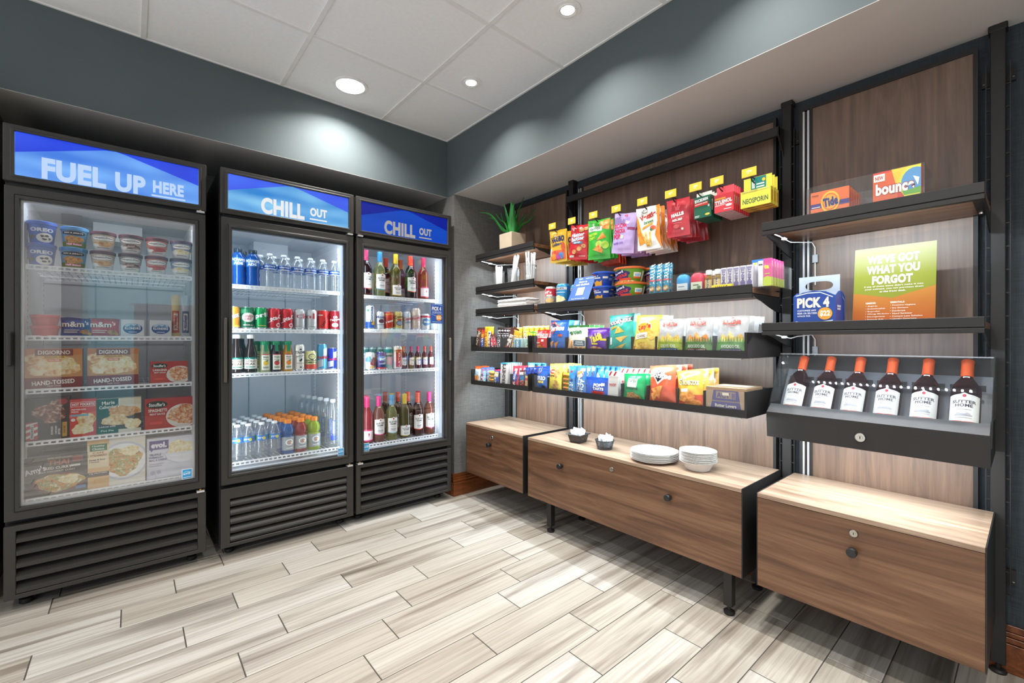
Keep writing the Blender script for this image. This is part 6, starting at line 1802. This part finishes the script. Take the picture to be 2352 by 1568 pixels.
for o in [x for x in bpy.data.objects if x.name.startswith('hang_tab') and x.parent and x.parent.get('label', '').startswith('yellow ointment')]:
    art([('R', .26, .0, .80, .98, '#1f7a74'), ('R', .30, .2, .40, .7, '#dfe8e0'), ('R', .46, .2, .74, .3, '#cfe0d8'), ('R', .46, .4, .74, .5, '#cfe0d8'), ('E', .72, .7, .06, .12, '#e6b83a')], .11, .058, lambda a, b, q: ((a - .5) * .11, .0112 - q, .07 + b * .058), parent=o, name='printed_tab')

# --- right bay, top shelf
ZE = 1.5762
clear_bin(.226, .552, 1.918, 2.12, ZE, .115, 'long clear bin holding detergent and dryer sheet boxes')
tide = carton('detergent_box', .118, .030, .092, '#e8703a', [('R', 0, .34, 1, .52, '#4a3a80'), ('P', [(0, .0), (1, .14), (1, 0)], '#d8452c'), ('E', .52, .52, .24, .42, '#f0c03a'), ('E', .52, .52, .20, .34, '#e8702c'), ('E', .52, .52, .17, .28, '#f0a83a'), ('T', 'Tide', .34, .34, .72, .70, '#28357a', 6, .07), ('R', .04, .36, .26, .40, '#d8d2e4'), ('R', .04, .84, .22, .87, '#7a3a20')], side=[('R', .2, .2, .8, .8, '#cf5a2c')])
for q in range(5):
    tide.put((1.940 + .032 * q, .482, ZE + .003), RZ, f'orange detergent box with blue lettering, {ORD[q]} from front in bin', 'orange detergent boxes')
bou = carton('dryer_sheet_box', .122, .04, .112, '#d83a30', [('P', [(0, 0), (.5, 0), (.62, 1), (.0, .9)], '#e0602e'), ('P', [(.40, 1), (1, 1), (1, .0), (.74, 0), (.50, .5)], '#e9c83a'), ('E', .86, .55, .32, .46, '#e0d84a'), ('E', .88, .54, .28, .40, '#5a9ad0'), ('P', [(.62, .30), (1, .36), (1, .14), (.68, .12)], '#6aa83a'), ('R', .02, .72, .26, .94, '#f2ece4'), ('T', 'NEW', .05, .77, .23, .88, '#c83a30', 0, .03), ('T', 'bounce', .05, .28, .88, .66, '#a8202a', 0, .10), ('T', 'bounce', .06, .30, .87, .65, '#f6f2ee', 0, .05), ('P', [(.84, .70), (.97, .62), (.94, .40), (.90, .52)], '#eef2f4'), ('R', .66, .06, .98, .18, '#d8d03a')])
bou.put((1.945, .296, ZE + .003), RZ, 'red and yellow dryer sheet box in the clear bin')

# --- right bay, lower shelf: carton carrier and sign
ZF = 1.1812
t = empty('drink_carrier', (1.985, .530, ZF), 'blue four pack drink carrier with grey handle on right bay shelf', 'carrier')
M_CB, M_CG = P('#123f92'), P('#b9c4cf')
w_, d_, h_ = .134, .120, .128
fr = [(-w_ / 2, 0), (w_ / 2, 0), (w_ / 2, h_ - .022), (w_ / 2 - .03, h_ - .006), (0, h_), (-w_ / 2 + .03, h_ - .006), (-w_ / 2, h_ - .022)]
for s, nm in ((-1, 'carrier_panel'), (1, 'carrier_panel')):
    mb = MB().prism([(-p[0], p[1]) for p in fr], 'x', s * d_ / 2 - .0008, s * d_ / 2 + .0008, M_CB)
    o = mb.build(nm, t)
    if s < 0:
        art([('P', [(.06, .88), (.35, .95), (.65, .95), (.94, .80), (.94, .77), (.65, .92), (.35, .92), (.06, .85)], '#c9d6ec'), ('P', [(.06, .12), (.35, .04), (.94, .14), (.94, .11), (.35, .01), (.06, .09)], '#c9d6ec'), ('T', 'PICK 4', .09, .50, .86, .80, '#dcd6cc', 0, .06), ('T', 'CUSTOMIZE ANY', .10, .40, .56, .45, '#d6dcea', 0, .03), ('T', 'BEER OR SELTZER', .10, .32, .58, .37, '#d6dcea', 0, .03), ('T', '4-PACK FOR', .10, .24, .42, .29, '#d6dcea', 0, .03), ('E', .76, .32, .17, .175, '#dc9a30'), ('T', '$22', .64, .23, .88, .41, '#fbf3e2', 0, .04)], w_, h_, lambda a, b, q: (-d_ / 2 - .0008 - q, w_ / 2 - a * w_, b * h_), parent=o, name='carrier_lettering')
for s in (-1, 1):
    o = MB().prism([(-d_ / 2, 0), (d_ / 2, 0), (d_ / 2, h_ - .02), (d_ * .2, h_ - .004), (0, h_ - .002), (-d_ * .2, h_ - .004), (-d_ / 2, h_ - .02)], 'y', s * w_ / 2 - .0008, s * w_ / 2 + .0008, P('#3450a8')).build('side_panel', t)
    if s < 0:
        art([('R', .12, .50, .50, .56, '#c9d2e8'), ('R', .12, .42, .46, .48, '#c9d2e8'), ('P', [(.60, .05), (.92, .10), (.92, .75), (.62, .85), (.64, .80), (.88, .72), (.88, .14), (.62, .1)], '#8a9cd0')], d_, h_, lambda a, b, q: (-d_ / 2 + a * d_, -w_ / 2 - .0008 - q, b * h_), parent=o, name='carrier_lettering')
hd = []
mb = MB()
n = 20
oh = [(-.066, .085), (.066, .085), (.066, .187), (-.066, .187)]
ell = [(.045 * math.copysign(abs(math.cos(a)) ** .6, math.cos(a)), .150 + .017 * math.sin(a)) for a in [2 * math.pi * i / n for i in range(n)]]
tess = tessellate_polygon([[Vector((*p, 0)) for p in oh], [Vector((*p, 0)) for p in ell]])
pts = oh + ell
mb.add([(-.001, p[0], p[1]) for p in pts], [tuple(x) for x in tess], M_CG).add([(.001, p[0], p[1]) for p in pts], [tuple(x)[::-1] for x in tess], M_CG)
mb.build('handle_panel', t)
t = empty('printed_sign', (2.03, .325, ZF), 'green and orange sign listing forgotten travel items on right bay shelf', 'sign')


def sign_mat(name, c0, c1):
    g = NG(name)
    g.set(Roughness=.55, Specular_IOR_Level=.3)
    tc = g.n('ShaderNodeTexCoord')
    sp = g.n('ShaderNodeSeparateXYZ')
    g.l(tc.outputs['Object'], sp.inputs[0])
    mr = g.n('ShaderNodeMapRange')
    mr.inputs['From Min'].default_value = .0
    mr.inputs['From Max'].default_value = .285
    g.l(sp.outputs['Z'], mr.inputs[0])
    g.l(g.ramp(mr.outputs[0], [(0.0, c0[0]), (.45, c0[1]), (.62, c1[0]), (.98, c1[1])]), g.bsdf.inputs['Base Color'])
    return g.m


M_SG1 = sign_mat('sign_print_green', ('#7f8420', '#7f8420'), ('#7c8120', '#8d8b68'))
M_SG2 = sign_mat('sign_print_orange', ('#b85a22', '#b07428'), ('#b07428', '#b07428'))
SW, SH = .224, .285
o = MB().box(-.0012, .0012, -SW / 2, SW / 2, 0, SH, M_SG1).build('sign_panel', t)
o.rotation_euler = (0, math.radians(9), 0)
lines1 = ['WE\u2019VE GOT', 'WHAT YOU', 'FORGOT']
sp = [('P', [(0, 0), (1, 0), (1, .46), (.92, .44), (.50, .33), (.08, .40), (0, .41)], M_SG2)]
for k, (s, x0, x1) in enumerate((('WE\u2019VE GOT', .17, .81), ('WHAT YOU', .165, .815), ('FORGOT', .24, .735))):
    sp.append(('T', s, x0, .785 - .135 * k, x1, .895 - .135 * k, '#eceae4', 0, .05))
for k, (s, x0, x1) in enumerate((('If any of these items didn\u2019t make it into', .14, .86), ('your suitcase, you can purchase them', .15, .86), ('at the front desk.', .34, .66))):
    sp.append(('T', s, x0, .475 - .034 * k, x1, .498 - .034 * k, '#efede2', 0, .01))
sp.append(('T', 'REMEDIES:', .17, .262, .30, .284, '#f4ecdc', 0, .03))
sp.append(('T', 'ESSENTIALS:', .48, .262, .65, .284, '#f4ecdc', 0, .03))
for k, s in enumerate(('Aspirin', 'Acetaminophen', 'Ibuprofen', 'Allergy Medicine', 'Decongestants', 'Stomach Aids', 'First-Aid')):
    sp.append(('T', '\u2022 ' + s, .17, .222 - .034 * k, .17 + .0165 * (len(s) + 2), .243 - .034 * k, '#f4ecdc', 0, .008))
for k, s in enumerate(('Feminine Hygiene', 'Dry Shampoo', 'Deodorant', 'Hand Sanitizer', 'Contact Lens Solution', 'Laundry Detergent', 'Fabric Softener Sheets')):
    sp.append(('T', '\u2022 ' + s, .48, .222 - .034 * k, .48 + .0165 * (len(s) + 2), .243 - .034 * k, '#f4ecdc', 0, .008))
art(sp, SW, SH, lambda a, b, q: (-.0012 - q, SW / 2 - a * SW, b * SH), parent=o, name='sign_lettering', do=.0001)

# --- things on the middle cabinet
ZC = .5432
t = empty('condiment_tub', (1.95, 1.70, ZC), 'small square black tub of sugar packets on middle cabinet', 'tub')
M_TUB = PLA('#2c2a2c', .35)
mb = MB()
vs = []
for r, z in ((.034, 0), (.044, .045), (.052, .045), (.052, .050), (.042, .050), (.033, .005)):
    vs += [(-r, -r, z), (r, -r, z), (r, r, z), (-r, r, z)]
fs = [(0, 1, 2, 3), (20, 21, 22, 23)] + [(4 * j + i, 4 * j + (i + 1) % 4, 4 * j + 4 + (i + 1) % 4, 4 * j + 4 + i) for j in range(5) for i in range(4)]
mb.add(vs, fs, M_TUB).build('tub_body', t, bevel=.002)
t.rotation_euler = (0, 0, math.radians(8))
pkt = carton('sugar_packet', .045, .003, .056, '#efeeec', [('R', .1, .1, .9, .2, '#d9d9d8'), ('T', 'SUGAR', .2, .4, .8, .55, '#b8b6b4', 0, .01)], 'sugar packet')
pkr = carton('sugar_packet', .045, .003, .056, '#efe9e6', [('P', [(.3, .35), (.7, .35), (.6, .8), (.4, .75)], '#c8402c')], 'sugar packet')
for q in range(9):
    (pkr if q == 3 else pkt).put((1.937 + .008 * (q % 4) - .002, 1.722 - .0055 * q, ZC + .012 + .006 * ((q * 5) % 3)), RZ + 30 * math.sin(q * 1.7), 'white sugar packet with orange red print standing in black tub' if q == 3 else 'white sugar packet standing in the square black tub', None if q == 3 else 'packets in the black tub', 10 * math.sin(q), 14 * math.sin(q * 2.1))
t = empty('wire_basket', (1.935, 1.50, ZC), 'small round grey mesh basket of creamer packets on middle cabinet', 'basket')
M_MESH = plain('dark_mesh_wire', '#3a3d42', .4, .3)
mb = MB().lathe([(.036, 0), (.040, .003), (.050, .048), (.0485, .048), (.038, .005), (.0001, .004)], clear('mesh_bowl', (.55, .57, .6), 1.3, .3, body=.35, body_col=(.10, .11, .12)), 28)
mb.build('mesh_bowl', t, smooth=50)
mb = MB()
for rr_, z in ((.0505, .048), (.0385, .002)):
    mb.tube([(rr_ * math.cos(a), rr_ * math.sin(a), z) for a in [2 * math.pi * i / 28 for i in range(29)]], .0018, M_MESH, 6)
mb.build('rim_wire', t, smooth=60)
for q in range(14):
    mb = MB()
    a = 2 * math.pi * q / 14
    mb.tube([(.0395 * math.cos(a), .0395 * math.sin(a), .002), (.0502 * math.cos(a + .2), .0502 * math.sin(a + .2), .047)], .0007, M_MESH, 4).build('wire', t)
pkg = carton('creamer_packet', .042, .003, .062, '#ecebea', [('T', 'CREAM', .1, .5, .9, .64, '#9a9a98', 0, .02), ('R', .1, .3, .7, .36, '#b8b8b6'), ('R', .1, .15, .6, .2, '#b8b8b6')], 'packet')
for q in range(10):
    a = q * 2.4
    pkg.put((1.935 + .020 * math.cos(a) * (q % 3) / 2, 1.50 + .024 * math.sin(a) * (q % 3 + 1) / 3, ZC + .008 + .004 * (q % 3)), RZ + 40 * math.sin(q * 1.3), 'white creamer packet standing in the round mesh basket', 'packets in the mesh basket', 14 * math.sin(q * 1.1), 16 * math.sin(q * 2.7))
M_PL = plain('speckled_paper', '#dbdad8', .55, vary=.03)
pl = MB().lathe([(.075, 0), (.082, .002), (.106, .012), (.110, .013), (.1105, .0145), (.106, .0142), (.082, .0045), (.0001, .0038)], M_PL, 44).build('paper_plate', smooth=35)
dots = MB()
for q in range(40):
    a, r = q * 2.399, .078 * math.sqrt((q % 23) / 23.0)
    x, y = r * math.cos(a), r * math.sin(a)
    dots.add([(x - .003, y - .0012, .0048), (x + .003, y - .0008, .0048), (x + .0025, y + .0014, .0048), (x - .0025, y + .001, .0048)], [(0, 1, 2, 3)], P('#b9bcc4'))
dots.build('printed_speckles', pl)
pp = Proto(pl, 'plate')
for q in range(11):
    pp.put((1.93 + .001 * math.sin(q * 2), 1.198 + .0015 * math.cos(q * 3), ZC + q * .0036), q * 50, f'white speckled paper plate, {ORD[q]} from the bottom of the stack', 'stacked paper plates')
bw = MB().lathe([(.046, 0), (.050, .002), (.066, .032), (.074, .038), (.0785, .0385), (.079, .040), (.073, .040), (.064, .034), (.048, .005), (.0001, .004)], M_PL, 40).build('paper_bowl', smooth=35)
dots = MB()
for q in range(30):
    a, r = q * 2.399, .044 * math.sqrt((q % 17) / 17.0)
    x, y = r * math.cos(a), r * math.sin(a)
    dots.add([(x - .0025, y - .001, .0052), (x + .0025, y - .0008, .0052), (x + .002, y + .0012, .0052), (x - .002, y + .001, .0052)], [(0, 1, 2, 3)], P('#b9bcc4'))
dots.build('printed_speckles', bw)
pp = Proto(bw, 'bowl')
for q in range(13):
    pp.put((1.945 + .001 * math.sin(q * 2), .985 + .001 * math.cos(q * 3), ZC + q * .0040), q * 50, f'white speckled paper bowl, {ORD[q]} from the bottom of the stack', 'stacked paper bowls')

for l_, gs in LABELS.items():
    if len(gs) > 1 and any(g is None for g in gs):
        print('DUPLICATE LABEL WITHOUT GROUP', len(gs), l_)
